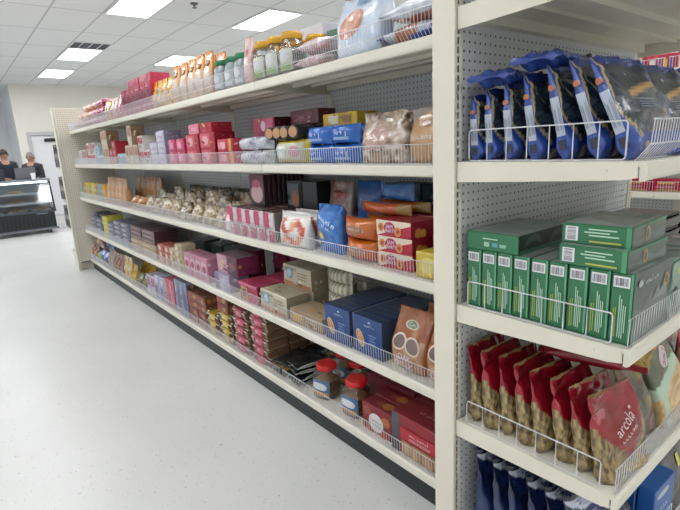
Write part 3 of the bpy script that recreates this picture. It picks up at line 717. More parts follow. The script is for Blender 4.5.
# blue grain bags, front to back
for i in range(7):
    o = ebag('blue', 'end second', 1.329+.004*(i % 2), (.447, .520, .600, .682, .757, .820, .868)[i], rx=(-.38, -.30, -.20, -.10, -.05, -.02, .0)[i], ry=RJ.uniform(-.03, .03), rz=-.10+.012*i)
    o.scale = (1, 1, (1.03, 1, .95, .88, .80, .76, .72)[i])
for i in range(4): ebag('blue', 'end second', 1.615, .47+i*.07, rx=-.34+.06*i, rz=-.08)
for i in range(3): ebag('blue', 'end second', 1.89, .47+i*.07, rx=-.3+.06*i, rz=-.06)
put('bluelie', 'end second', 1.275, .825, 1.43+.208, rz=-1.45, unit='end'); put('bluelie', 'end second', 1.29, .70, 1.43+.236, rz=-1.5, unit='end')
# green cartons
for i in range(9): put('green', 'end third', 1.199+.1175, .424+.0245+i*.0525, .991, rz=0, jit=.006, unit='end')
put('greenlie', 'end third', 1.195+.1175, .440+.0825, .991+.1785, rz=0, jit=.01, unit='end')
put('greenlie', 'end third', 1.215+.1175, .448+.0825, .991+.231, rz=.03, jit=.01, unit='end')
put('greenwide', 'end third', 1.20+.145, .722+.0875, .991+.1785, rz=.0, jit=.01, unit='end')
for i in range(2): put('greenpale', 'end third', 1.45+.1, .43+.085+i*.17, .991, rz=0, jit=.01, unit='end')
put('greenpale', 'end third', 1.665+.1, .43+.085, .991, rz=0, jit=.01, unit='end')
for i, (x, y, k) in enumerate(((1.82, .70, 0), (1.82, .70, 1), (1.82, .70, 2), (1.82, .70, 3), (2.13, .70, 0), (2.13, .70, 1), (2.13, .70, 2))): put('blacktray', 'end third', x+.14, y, .991+k*.051, rz=0, unit='end')
# noodle bags leaning back in a file
for i in range(8):
    put('noodle' if i % 2 else 'noodleB', 'end fourth', 1.306+.005*(i % 3), .452+i*.0592, .586, rz=-.10+.01*i, rx=-.10+.013*i, jit=.04, unit='end').scale = (1.03, 1, .84+.014*i)
put('noodlelie', 'end fourth', 1.44, .60, .586+.243, rz=-1.35, rx=.12, unit='end')
put('noodlelie', 'end fourth', 1.46, .74, .586+.262, rz=-1.3, rx=.1, unit='end')
put('olive', 'end fourth', 1.50, .48, .586, rz=.0, rx=-.12, ry=-.04, unit='end')
put('sev', 'end fourth', 1.685, .46, .592, rz=.0, rx=-.14, ry=-.16, unit='end')
for i in range(2): put('redround', 'end fourth', 1.90+.0*i, .465+.075*i, .586, rz=0, rx=-.12, unit='end')
# navy bags
for i in range(6): put('navy', 'end bottom', 1.355, .475+i*.071, .151, rz=-.12+.01*i, rx=-.20+.034*i, jit=.04, unit='end')
put('whitelie', 'end bottom', 1.46, .60, .151+.322, rz=-.9, unit='end')
for i in range(2): put('bluebox', 'end bottom', 1.62, .455+.055*i, .151, rz=0, unit='end')
for i in range(2): put('blackbag', 'end bottom', 1.83, .475+.08*i, .151, rz=0, rx=-.1, unit='end')
for i in range(2): put('orangebag', 'end bottom', 2.06, .475+.08*i, .151, rz=0, rx=-.1, unit='end')
put('browncarton', 'end top', 1.20+.1, .80, 1.851, rz=0, unit='end')

# ================================================================== PRODUCTS, long shelving, near sections
BAG('roll_pack', 'bread_pack', 'pack', 'clear pack of brown ribbed rolls with blue ends', .20, .075, .31, 0xc9d2de, kind='pillow', lie='flat', seed=31, wr=.004, n=(40, 36),
    paint=lambda x, v, s: (0x2c4aa0 if (v < .16 or v > .88 or (v < .5 and s == 'b')) else (mixc(0x8a4a30, 0xc08058, .5+.5*math.sin(v*75)) if .34 < v < .72 else 0xb4bfd0)))
BAG('salmon_pack', 'bread_pack', 'pack', 'clear pack with salmon pink band', .20, .075, .31, 0xdfe3ea, kind='pillow', lie='flat', seed=33, wr=.004, n=(40, 34),
    paint=lambda x, v, s: (0xd08068 if .25 < abs(x) < .8 and .1 < v < .92 else (0xcf8aa0 if v < .1 and x > 0 else mixc(0xdfe3ea, 0xb4bdc8, vn(x*5, v*12, 3)))))
BAG('pink_pack', 'bread_pack', 'pack', 'white and pink film pack', .16, .065, .28, 0xe2dcdf, kind='pillow', lie='flat', seed=35, wr=.005, n=(36, 30),
    paint=speck([0xe2dcdf, 0xd4c6c8, 0xd08a86, 0xe6e6ea], 3, 7, 4))
BAG('bigbread', 'bread_bag', 'bag', 'large pale blue bag with sliced meat pictures', .30, .11, .34, 0xbfcfe2, seed=37, e=.5, wr=.004, lean=.05, n=(44, 40),
    paint=lambda x, v, s: mixc(0xb9cbe2, 0xdde6f0, vn(x*3, v*5, 3)),
    dec=[('ell', .42, .38, .3, .14, 0xd08a70, 15), ('ell', .45, .40, .2, .09, 0xdba890, 15), ('ell', .2, .78, .24, .08, 0x8a6a5c, -10), ('ell', .22, .79, .18, .055, 0xc9a89a, -10), ('ell', .75, .82, .14, .09, 0xc9704c), ('poly', [(0, .02), (.4, .02), (0, .2)], 0x34509c), ('rect', .5, .58, .95, .66, 0x7fa3c4)])
def jar(key, desc, capc, bodyc, r, h, labc, sq=1., clear=True, lab2=0xffffff):
    body = G().lathe([(r*.9, 0), (r, .01), (r, h*.62), (r*.96, h*.74), (r*.72, h*.83), (r*.72, h*.86)], 20, e=sq)
    parts = []
    if clear:
        c = G(); n = max(5, int(h*.66/.018))
        for i in range(n): c.lathe([(r*.55, .006+i*.0172), (r*.86, .009+i*.0172), (r*.86, .017+i*.0172), (r*.55, .0215+i*.0172)], 14, L(bodyc) if i % 2 else mixc(bodyc, 0x3a2a1a, .25), e=sq)
        parts.append(('contents', c.mesh('contents', MATT), None))
        bm_ = body.mesh('jar', CLEAR)
    else:
        body.c = [[L(bodyc)]*len(f) for f in body.f]; bm_ = body.mesh('jar', FILM)
    lid = G().lathe([(r*.80, h*.84), (r*.84, h*.85), (r*.84, h*.975), (r*.78, h)], 24, L(capc)); 
    for k in range(24):
        t = 2*PI*k/24; lid.rod([(r*.845*math.cos(t), r*.845*math.sin(t), h*.86), (r*.845*math.cos(t), r*.845*math.sin(t), h*.965)], .0015, 4, L(capc))
    parts.append(('lid', lid.mesh('lid', FILM), None))
    lb = G(); R_ = r*1.012
    def ring(u, v, o=0):
        t = -PI/2-.9+1.8*u; c_, q = math.cos(t), math.sin(t); rr = R_+o
        return (rr*math.copysign(abs(c_)**sq, c_), rr*math.copysign(abs(q)**sq, q), h*(.10+.5*v))
    lb.grid(ring, 12, 4, L(labc), 0, True)
    lb.decals(lambda u, v, o: ring(u, v, o), r*1.8, h*.5, [('rect', .1, .05, .9, .3, lab2), ('ell', .5, .62, .3, .22, 0xd9dde2), ('lines', .2, .5, .8, .75, 2, 0x55606c, 3)], curved=True)
    parts.append(('label', lb.mesh('label', CARD), None))
    reg(key, 'jar', 'jar', desc, bm_, parts, (2*r, 2*r, h))
jar('redjar', 'clear square jar of biscuits with red lid', 0xd3121f, 0x8a6844, .066, .19, 0x4a7398, .55, True, 0xc98a44)
jar('yellowjar', 'clear jar with yellow lid and green label', 0xe0a81e, 0xa9a296, .060, .195, 0xc9d0c0, .8, True, 0x8aae54)
jar('greenjar', 'grey jar with dark green lid', 0x147a48, 0x8d9698, .06, .18, 0xaab2b6, .9, False, 0xd0d4d8)
BOX('paleboxT', 'cardboard_box', 'box', 'large pale grey carton standing at the back', .36, .20, .26, 0xc9c9d2, f=[('rect', 0, .5, 1, .78, 0x8f94a4)], s=[('rect', 0, .5, 1, .78, 0x8f94a4)])
BOX('greenboxT', 'cardboard_box', 'box', 'dark green carton standing at the back', .22, .20, .21, 0x3f6a50)
BOX('greyboxT', 'cardboard_box', 'box', 'flat grey green carton standing at the back', .40, .18, .20, 0x8d9890, s=[('rect', .2, .2, .8, .8, 0xa5ada6)])
BAG('pinkT', 'snack_bag', 'bag', 'narrow pink and white bag', .09, .07, .24, 0xc9928c, paint=speck([0xc9a098, 0xd9c4c0, 0xb0625c], 3, 6, 3), seed=40, wr=.004)
def orange_p(x, v, s):
    if s == 's': return 0xd4852c
    if v > .66: return 0xe08a2a if abs(x) > .55 or v > .84 else mixc(0x5a4230, 0xb07a40, vn(x*4, v*9, 2))
    return mixc(0xb9bcc2, 0xd0a060, vn(x*4, v*5, 5)) if v > .3 else mixc(0xc9a06a, 0xa9aab0, vn(x*5, v*8, 3))
BAG('orangeT', 'snack_bag', 'bag', 'orange snack bag with brown oval', .125, .075, .255, 0xd4852c, paint=orange_p, seed=42, wr=.005, e=.5, n=(36, 28), dec=[('ell', .5, .74, .3, .07, 0x4f3a2a), ('ell', .5, .74, .2, .04, 0xa88a60)])
BAG('yellowT', 'snack_bag', 'bag', 'small yellow snack bag', .10, .07, .20, 0xdca424, paint=lambda x, v, s: (0xdca424 if v > .6 or abs(x) > .6 or s == 's' else 0x6a5a44 if v > .4 else 0xa9a29a), seed=43, wr=.004, n=(24, 18), dec=[('ell', .5, .66, .3, .06, 0x6a4a24)])
BOX('crimT', 'biscuit_box', 'carton', 'crimson upright box with dark panel', .125, .07, .22, 0xb8123c, f=[('rect', .2, .30, .8, .70, 0x57303a), ('rect', .1, .0, .9, .26, 0xc98a94), ('lines', .2, .78, .8, .9, 1, 0xe3b4c0, 4)])
BOX('crimlieT', 'biscuit_box', 'carton', 'crimson box lying on top', .28, .16, .07, 0xb01640, f=[('rect', .3, .2, .7, .8, 0xc84a6c)])
BAG('peachT', 'snack_bag', 'bag', 'peach and pink bag', .11, .07, .2, 0xd08a80, paint=speck([0xd9a48c, 0xc44a5a, 0xe0c0b0], 3, 4, 8), seed=44, wr=.004, n=(24, 18))
BAG('redT', 'snack_bag', 'bag', 'pale pink and red bag', .13, .08, .215, 0xc23a50, paint=speck([0xd79aa0, 0xc23a50, 0xb02c44], 3, 4, 9), seed=45, wr=.004, n=(24, 18))
BAG('orlieT', 'snack_pack', 'pack', 'orange and white pillow pack', .17, .09, .24, 0xd9784c, kind='pillow', lie='flat', paint=speck([0xe6dcd8, 0xd9784c, 0xe6dcd8, 0xc96a40], 2.5, 5, 21), seed=46, wr=.006, n=(24, 20))
BAG('mglieT', 'snack_pack', 'pack', 'magenta and white pillow pack', .17, .09, .24, 0xc0468c, kind='pillow', lie='flat', paint=speck([0xe6dcd8, 0xc0468c, 0xb03050, 0xd9a0b4], 2.5, 5, 23), seed=47, wr=.006, n=(24, 20))

row('roll_pack', 't', 1.12); row('salmon_pack', 't', 1.12, z=1.915, x=1.36); row('roll_pack', 't', 1.50-.0, z=None, n=0)
row('roll_pack', 't', 1.49, x=1.35, n=0)
put('bigbread', 'top shelf', 1.42, 1.575, 1.836, rz=-PI/2-.1)
put('pink_pack', 'top shelf', 1.43, 1.875, 1.836); put('pink_pack', 'top shelf', 1.44, 1.87, 1.905)
row('yellowjar', 't', 2.02, 3, gap=.006); row('yellowjar', 't', 2.02, 3, x=1.49, gap=.02)
put('greenboxT', 'top shelf', 1.69, 1.93, 1.836+.0); put('paleboxT', 'top shelf', 1.69, 2.24, 1.836); put('greyboxT', 'top shelf', 1.69, 2.68, 1.836)
row('greenjar', 't', 2.50, 3, gap=.01); row('pinkT', 't', 2.402, 1, z=1.836); row('greenjar', 't', 2.53, 2, x=1.49, gap=.02)
e = row('orangeT', 't', 2.90, 4, rows=2, gap=.008); e = row('orangeT', 't', e+.01, 1)
e = row('yellowT', 't', e+.02, 4, gap=.01)
e = row('crimT', 't', 3.98, 6, rows=2, gap=.012); put('crimlieT', 'top shelf', 1.46, 4.52, 1.836+.222); put('crimlieT', 'top shelf', 1.46, 4.20, 1.836+.222)
row('redT', 't', 4.86, 1); row('peachT', 't', 5.02, 2); row('yellowT', 't', 5.28, 2)
for i in range(6): put('orlieT' if i not in (0, 1) else 'mglieT', 'top shelf', 1.44, 5.66+i*.255, 1.836)
for i in range(5): put(('mglieT', 'mglieT', 'orlieT', 'orlieT', 'orlieT')[i], 'top shelf', 1.47, 5.74+i*.255, 1.928)
for i in range(4): put('orlieT', 'top shelf', 1.62, 5.8+i*.3, 1.836)
for i in range(4): put('orlieT' if i else 'mglieT', 'top shelf', 1.50, 5.86+i*.26, 2.018)

# second shelf
BAG('loaf', 'bread_bag', 'bag', 'clear bag of round tan flatbread', .19, .10, .20, 0xa98c70, paint=cookies(0x8a8078, 0xc09a6c, 1, 1, .46, 0xa07a50), seed=51, wr=.006, e=.7, n=(40, 30), dec=[('scrib', .5, .5, .03, 4, 0xded6cc), ('ell', .5, .72, .1, .06, 0x8a6a4c)])
BAG('cookiebag', 'cookie_bag', 'bag', 'clear crinkled bag of biscuits', .25, .09, .20, 0x9a8878, paint=speck([0x5c4c42, 0x8f765f, 0xae9782, 0xd8ccc2], 7, 9, 5), seed=52, wr=.012, e=.6, n=(44, 30), dec=[('ell', .42, .5, .26, .22, 0xb8968a), ('scrib', .42, .52, .034, 4, 0xe0d6d2), ('lines', .25, .25, .6, .38, 2, 0xd8ccc4, 4)])
BAG('clearlie', 'cookie_bag', 'bag', 'clear pinkish pack lying at the back', .18, .07, .27, 0xa49a9a, kind='pillow', lie='flat', paint=speck([0x8f8584, 0xb5a9aa, 0x9a8a88], 4, 7, 6), seed=53, wr=.006)
BAG('greybag', 'cookie_bag', 'bag', 'grey crinkled bag piled at the back', .22, .10, .26, 0x6a6460, paint=speck([0x55504d, 0x7c7672, 0x948c88], 4, 6, 8), seed=54, wr=.012)
def blue_s(x, v, s):
    if s != 'f': return 0x1d58a8
    return mixc(0x1b56ac, 0x2f74cc, vn(x*4, v*6, 2))
BAG('bluepack', 'biscuit_pack', 'pack', 'blue pillow pack of biscuits', .085, .12, .185, 0x1d58a8, kind='pillow', lie='side', paint=blue_s, seed=55, wr=.005, n=(32, 26), dec=[('scrib', .5, .5, .03, 5, 0xc9daf0, 90), ('rect', .2, .2, .35, .75, 0x8fb2e0)])
BOX('yellowbox2', 'biscuit_box', 'carton', 'yellow box with brown pictures', .26, .13, .06, 0xc9a92c, f=[('rect', .2, .15, .5, .85, 0xd9d0b4), ('ell', .72, .5, .12, .35, 0x9a6a44)])
BAG('yellowpack2', 'bread_pack', 'pack', 'yellow edged pack with white label', .12, .16, .30, 0xc9ae34, kind='pillow', lie='side', paint=lambda x, v, s: 0xd0b62c if (v < .1 or v > .9 or x > .8 or x < -.8) else 0xc9c8b0, seed=56, wr=.004, dec=[('rect', .25, .4, .75, .72, 0xdfe6dc), ('lines', .3, .42, .7, .7, 9, 0x4a6a5c, 3), ('ell', .5, .22, .25, .1, 0xc9929c)], n=(36, 30))
def roll_mesh():
    g = G(); g.lathe([(.030, 0), (.034, .006), (.034, .19), (.030, .196)], 18, L(0x33363a)); b = len(g.v)
    g.lathe([(.026, .197), (.0, .198)], 18, L(0xb98d62), cap=False)
    g.xf(Matrix.Translation((0, .098, .035)) @ Matrix.Rotation(PI/2, 4, 'X')); return g.mesh('cake_roll', FILM)
reg('roll', 'cake_roll', 'cake', 'black wrapped roll with tan end', roll_mesh(), (), (.07, .2, .07))
BAG('lilacpack', 'biscuit_pack', 'pack', 'lilac grey pillow pack', .075, .13, .17, 0xa9a6ba, kind='pillow', lie='side', paint=speck([0x8f8ca6, 0xc9c9d4, 0xa6b0b4, 0xd5d5dd], 3, 7, 9), seed=57, wr=.005, n=(28, 22))
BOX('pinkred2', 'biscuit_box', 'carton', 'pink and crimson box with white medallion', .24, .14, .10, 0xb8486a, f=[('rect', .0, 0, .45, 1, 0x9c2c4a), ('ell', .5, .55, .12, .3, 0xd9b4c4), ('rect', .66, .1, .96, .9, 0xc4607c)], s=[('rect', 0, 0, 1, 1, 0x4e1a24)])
BOX('maroon2', 'biscuit_box', 'carton', 'dark maroon box at the back', .26, .12, .075, 0x5a1c28, f=[('lines', .1, .2, .9, .8, 2, 0x8a3a48, 3)])
BOX('redyel2', 'biscuit_box', 'carton', 'coral red box with yellow edge', .21, .15, .075, 0xc8384c, f=[('rect', .80, 0, .95, 1, 0xd0a040), ('rect', .1, .25, .6, .75, 0xd98a94), ('ell', .4, .5, .16, .3, 0xdca8ac)], topc=0xb83a48)
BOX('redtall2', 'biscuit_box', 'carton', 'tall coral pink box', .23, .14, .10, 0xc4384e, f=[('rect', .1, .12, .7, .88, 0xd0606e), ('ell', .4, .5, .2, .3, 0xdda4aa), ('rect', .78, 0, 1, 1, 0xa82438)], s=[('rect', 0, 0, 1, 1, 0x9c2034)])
BOX('redlie2', 'biscuit_box', 'carton', 'coral box with pale pink half', .34, .15, .062, 0xb5283e, f=[('rect', 0, 0, .48, 1, 0xd07a8c), ('lines', .1, .3, .4, .7, 2, 0xe6b4c0, 3)])
BOX('magenta2', 'biscuit_box', 'carton', 'magenta pink box', .15, .14, .09, 0xc03a62, f=[('rect', .1, .15, .9, .85, 0xcf5f80), ('ell', .5, .5, .22, .28, 0xe0a0b4)])
BOX('lilac2', 'biscuit_box', 'carton', 'white and lilac cube box', .17, .14, .085, 0xc6c2d6, f=[('rect', .08, .12, .92, .86, 0xd5d3e0), ('scrib', .5, .5, .05, 4, 0x7d5f8a)], s=[('rect', 0, 0, 1, 1, 0x8b86a0)])
BOX('cream2', 'biscuit_box', 'carton', 'cream upright box', .12, .12, .17, 0xd3c4ac, f=[('rect', .1, .5, .9, .9, 0xb98a70), ('ell', .5, .3, .3, .16, 0xdcd4c4)], s=[('rect', 0, 0, 1, 1, 0x9a7a60)])
BOX('whitered2', 'biscuit_box', 'carton', 'white box with red panel', .13, .12, .12, 0xd8d2cc, f=[('rect', 0, .45, 1, .85, 0xb83444), ('lines', .15, .1, .8, .35, 2, 0x8f8a88, 3)])
BOX('sky2', 'biscuit_box', 'carton', 'light blue box', .14, .12, .10, 0xb4cbd8, f=[('ell', .5, .5, .3, .3, 0x6fa0bb)])
BOX('dark2', 'biscuit_box', 'carton', 'dark brown box at the back', .2, .12, .22, 0x4a3434, f=[('rect', .1, .5, .9, .8, 0x6a3a3c)])
BOX('redsm2', 'biscuit_box', 'carton', 'small red box', .13, .12, .075, 0xb02c3c, f=[('rect', .2, .2, .8, .8, 0xd08a88)])

row('loaf', '2', 1.105, 1); put('greybag', 'second shelf', 1.60, 1.20, 1.413)
row('cookiebag', '2', 1.305, 1, x=1.345); row('cookiebag', '2', 1.36, 1, x=1.45, rows=1); put('clearlie', 'second shelf', 1.645, 1.452, 1.553); put('clearlie', 'second shelf', 1.645, 1.452, 1.483, jit=0); put('clearlie', 'second shelf', 1.645, 1.452, 1.413, jit=0)
row('bluepack', '2', 1.60, 2, 2, gap=.006, rows=2); put('yellowbox2', 'second shelf', 1.58, 1.88, 1.413+.172)
row('yellowpack2', '2', 2.005, 1)
for i in range(4): put('roll', 'second shelf', 1.46, 2.10+i*.074, 1.413+.122+.0, rz=-PI/2+.3, jit=.04)
row('lilacpack', '2', 2.325, 2, 2, rows=1); row('lilacpack', '2', 2.325, 2, 2, x=1.48)
put('pinkred2', 'second shelf', 1.56, 2.55, 1.413+.154); put('maroon2', 'second shelf', 1.62, 2.24, 1.413+.20)
put('maroon2', 'second shelf', 1.70, 2.24, 1.413, jit=0).scale = (1, 1, 2.6)
e = row('redyel2', '2', 2.69, 1, 2); row('redyel2', '2', 2.72, 1, 2, x=1.52)
e = row('redtall2', '2', 2.93, 2, 2, gap=.01); put('redlie2', 'second shelf', 1.44, 3.18, 1.413+.203)
e = row('magenta2', '2', 3.45, 2, [2, 2]); row('pinkred2', '2', 3.47, 1, 2, x=1.52)
e = row('lilac2', '2', 3.83, 2, [3, 2])
e = row('whitered2', '2', 4.22, 2, [1, 2]); row('dark2', '2', 4.25, 2, 1, x=1.52)
e = row('cream2', '2', 4.53, 3, [1, 2, 1]); row('dark2', '2', 4.7, 1, 1, x=1.52)
e = row('sky2', '2', e+.01, 2, 1); row('cream2', '2', e-.28, 2, [1, 1], x=1.50, z=None)
e = row('redsm2', '2', e+.02, 2, [3, 2]); e = row('cream2', '2', e+.01, 2, [2, 2]); e = row('sky2', '2', e+.01, 2, [1, 2])
row('redsm2', '2', 5.55, 5, 3, x=1.52, gap=.05)
e = row('whitered2', '2', e+.02, 3, [2, 1, 2]); e = row('cream2', '2', e+.02, 2, [1, 1]); e = row('lilac2', '2', e+.01, 1, 2)

# third shelf
RED = 0xa8142f
def jam(name='f'):
    return [('poly', [(0, 0), (.35, 0), (1, .72), (1, 1), (.0, 1)], 0xdcccb6), ('poly', [(0, 0), (.72, 0), (1, .25), (1, .80)], 0xb01d3a), ('poly', [(0, .0), (.02, 0), (0, .35)], 0xb01d3a), ('ell', .40, .52, .17, .40, 0xa02850), ('text', .40, .62, .024, 'JAM', 0xe6d6ea), ('text', .40, .36, .019, 'HEARTS', 0xe6d6ea), ('ell', .15, .55, .09, .28, 0xc98a48), ('ell', .15, .55, .045, .14, 0xb0402c), ('ell', .66, .38, .10, .3, 0xcf8c4c), ('ell', .66, .38, .05, .15, 0xb0402c)]
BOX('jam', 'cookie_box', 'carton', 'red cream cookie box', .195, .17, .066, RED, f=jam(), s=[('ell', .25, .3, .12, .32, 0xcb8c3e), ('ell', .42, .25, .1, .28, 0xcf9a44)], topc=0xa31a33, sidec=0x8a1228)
BOX('yellowlow3', 'biscuit_box', 'carton', 'yellow pack behind the wire fence', .13, .12, .10, 0xcdb23a, f=[('ell', .5, .5, .3, .35, 0xd9cc7a)])
BOX('redback3', 'cookie_box', 'carton', 'dark red carton behind the cookie boxes', .17, .2, .14, 0x82142a, f=[('ell', .4, .2, .2, .2, 0xc08a3c)])
BAG('orangelong', 'wafer_pack', 'pack', 'long orange wafer pack', .05, .09, .31, 0xb04a20, kind='pillow', lie='side', paint=lambda x, v, s: (0x9a7a3a if v < .2 else mixc(0xb04a20, 0xc0602c, vn(x*3, v*8, 2))), seed=61, wr=.003)
BAG('orange3', 'biscuit_pack', 'pack', 'orange biscuit pack', .095, .13, .225, 0xcf6a1a, kind='pillow', lie='side', seed=62, wr=.005, n=(36, 30), paint=lambda x, v, s: mixc(0xd07818, 0xb9471c, clamp(vn(x*3, v*3, 2)*1.4-.2)), dec=[('ell', .5, .5, .25, .22, 0x9a6a4a), ('scrib', .5, .5, .024, 7, 0xd9c4b0, 90)])
BAG('blue3', 'snack_bag', 'bag', 'bright blue crinkled snack bag', .20, .09, .235, 0x1e66b8, paint=lambda x, v, s: mixc(0x1a5cb0, 0x4a90d8, vn(x*4, v*6, 3)*.8), kind='pillow', seed=63, wr=.012, n=(44, 32), dec=[('scrib', .55, .68, .038, 6, 0xdce8f5, -20), ('ell', .28, .36, .14, .09, 0xc9a864), ('ell', .28, .36, .08, .05, 0xe0c890), ('scrib', .55, .56, .028, 4, 0xdce8f5, -20)])
BAG('blueback3', 'snack_bag', 'bag', 'tall deep blue bag standing at the back', .20, .09, .33, 0x164a94, kind='pillow', paint=lambda x, v, s: mixc(0x123f86, 0x2a6ab8, vn(x*4, v*5, 6)), seed=64, wr=.010, dec=[('ell', .35, .35, .2, .07, 0xb0884a), ('scrib', .5, .7, .03, 5, 0xb4c8e4)])
BAG('bluelie3', 'snack_bag', 'bag', 'blue bag lying on the orange packs', .08, .09, .20, 0x1c5aa8, kind='pillow', lie='side', paint=lambda x, v, s: mixc(0x164a94, 0x4a86c8, vn(x*3, v*8, 6)), seed=65, wr=.008)
BAG('clearred3', 'biscuit_pack', 'pack', 'clear pack with red pattern at the back', .21, .08, .32, 0x7a4a44, paint=speck([0x6a3a36, 0xa07068, 0x8f857f, 0x7a2c28], 3, 5, 7), seed=66, wr=.004, dec=[('ell', .5, .75, .25, .08, 0x9a4030)])
BAG('whitered3', 'biscuit_pack', 'pack', 'white square pack with red and orange swirl', .27, .08, .18, 0xd8d6d2, paint=lambda x, v, s: 0xd8d6d2 if (s != 'f' or abs(x) > .8 or v > .82 or v < .1) else (0xb8442c if math.sin(x*5+v*9) > .45 else (0xd58a50 if math.sin(x*7-v*8) > .5 else 0xe0dad2)), seed=67, wr=.003, n=(44, 30), e=.6)
BOX('pic3', 'biscuit_box', 'carton', 'black box with landscape picture', .15, .12, .16, 0x1b1e22, f=[('rect', .1, .1, .9, .9, 0x54646c), ('ell', .65, .35, .25, .3, 0xa0633c)])
BOX('black3', 'biscuit_box', 'carton', 'plain black box', .14, .12, .16, 0x14161a)
BOX('teal3', 'biscuit_box', 'carton', 'dark teal carton at the back', .20, .075, .105, 0x133c50, f=[('lines', .1, .3, .8, .7, 2, 0x1f5a70, 3)])
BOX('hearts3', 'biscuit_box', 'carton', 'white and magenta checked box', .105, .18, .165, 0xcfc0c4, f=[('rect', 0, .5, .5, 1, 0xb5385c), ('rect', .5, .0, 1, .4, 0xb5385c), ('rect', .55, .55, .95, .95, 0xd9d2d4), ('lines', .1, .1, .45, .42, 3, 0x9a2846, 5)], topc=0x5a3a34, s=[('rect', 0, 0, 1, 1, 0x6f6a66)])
BAG('magentabag3', 'snack_bag', 'bag', 'small magenta bag with white face', .11, .07, .16, 0xa42848, paint=lambda x, v, s: 0xd6c8cc if x > 0 and v < .7 else 0xa42848, seed=68, wr=.004, n=(28, 20))
BOX('pouch3', 'chocolate_pouch', 'pouch', 'dark brown upright pouch', .17, .028, .19, 0x2e1c20, f=[('rect', 0, .5, 1, 1, 0x6a2c3c), ('ell', .5, .4, .42, .3, 0xc9a4a8), ('ell', .5, .72, .3, .14, 0xb05068)], s=[('rect', .2, 0, .6, 1, 0x4a3034)], topc=0x5a3238)
for k, c, sd in (('biscA', [0x54432f, 0x94774e, 0xb59a6e, 0xcdc4b4], 71), ('biscB', [0x4a3c2e, 0x857050, 0xa08c6c, 0xc0b8aa], 74)):
    BAG(k, 'biscuit_bag', 'bag', 'clear bag of beige biscuits' if k == 'biscA' else 'crinkled clear bag of pale biscuits', .21, .085, .14, c[1], paint=speck(c, 7, 8, sd), seed=sd, wr=.014, e=.6, n=(40, 30))
BAG('oliveback3', 'biscuit_bag', 'bag', 'dark olive bag at the back', .26, .095, .22, 0x4c4638, paint=speck([0x38342c, 0x5c5646, 0x6a5f4c], 3, 4, 77), seed=77, wr=.008, n=(28, 20))
BAG('tan3', 'biscuit_bag', 'bag', 'tall tan pouch', .14, .08, .29, 0xa8764e, paint=speck([0xa8764e, 0xc29a72, 0x8f5a3c], 3, 5, 78), seed=78, wr=.005, n=(28, 20))
BAG('orangebisc3', 'biscuit_bag', 'bag', 'orange brown biscuit bag', .18, .12, .12, 0xb5743c, paint=speck([0x9a7450, 0xc07c3c, 0xd0b090], 3, 4, 79), seed=79, wr=.008, kind='pillow', n=(28, 20))
for i, c in enumerate((0xd8a82c, 0x4a9a58, 0xcfc23a, 0xd0603a, 0x58a0a8, 0xc8883c)):
    BOX('bright3%d' % i, 'snack_box', 'carton', '%s upright snack box' % ('golden yellow', 'leaf green', 'lemon yellow', 'tomato red', 'turquoise', 'ochre')[i], .09, .10, .20, c, f=[('rect', .15, .2, .85, .7, 0xd9cfa8), ('ell', .5, .45, .25, .15, c)], s=[('rect', .1, .1, .9, .9, c)])
row('yellowlow3', '3', 1.115, 1, jit=0)
for r in range(2):
    for k in range(3): put('jam', 'third shelf', 1.375+.085+r*.176, 1.385+(.0 if k < 2 else .006), .983+k*.0668, jit=.008)
put('redback3', 'third shelf', 1.58, 1.19, .983, jit=.01)
put('orangelong', 'third shelf', 1.50, 1.56, .983+.2015); put('orangelong', 'third shelf', 1.60, 1.54, .983+.2015)
for i in range(2):
    for k in range(3): put('teal3', 'third shelf', 1.755, 1.44+i*.21, .983+k*.1055, jit=.005)
put('bluelie3', 'third shelf', 1.58, 1.56, .983+.253)
row('orange3', '3', 1.50, 1, 2, rows=2)
row('blue3', '3', 1.745, 1, x=1.36, rx=.0); put('blueback3', 'third shelf', 1.655, 1.82, .983); put('clearred3', 'third shelf', 1.64, 2.04, .983)
row('whitered3', '3', 1.985, 1, rows=2)
row('black3', '3', 2.17, 1, 2, x=1.56); row('pic3', '3', 2.32, 1, 2, x=1.56)
row('hearts3', '3', 2.28, 5, gap=.004, rows=1); row('magentabag3', '3', 2.83, 1)
row('hearts3', '3', 2.49, 4, gap=.004, x=1.535)
for i in range(9): put('pouch3', 'third shelf', 1.48+i*.034, 2.66-.0*i, .983+.167, jit=.01)
e = 2.96
for i in range(8):
    put('biscA' if i % 3 else 'biscB', 'third shelf', 1.42, e+.1+i*.215, .983, jit=.12); put('biscB' if i % 2 else 'biscA', 'third shelf', 1.54, e+.12+i*.215, .983+.0, jit=.08).scale = (1, 1, 1.15+.2*(i % 3))
    if i % 2 == 0: put('biscA', 'third shelf', 1.64, e+.17+i*.215, .983, jit=.05).scale = (1, 1, 1.5)
for i in range(5): put('oliveback3', 'third shelf', 1.742, 3.1+i*.3, .983)
for i in range(2): put('orangebisc3', 'third shelf', 1.42, 4.79+i*.2, .983)
e = row('tan3', '3', 5.15, 5, gap=.01); row('tan3', '3', 4.75, 5, x=1.55, gap=.02); row('oliveback3', '3', 5.3, 2, x=1.62)
for i in range(12): put('bright3%d' % ((i*5+i//3) % 6), 'third shelf', 1.40, e+.06+i*.1, .983, jit=.02)

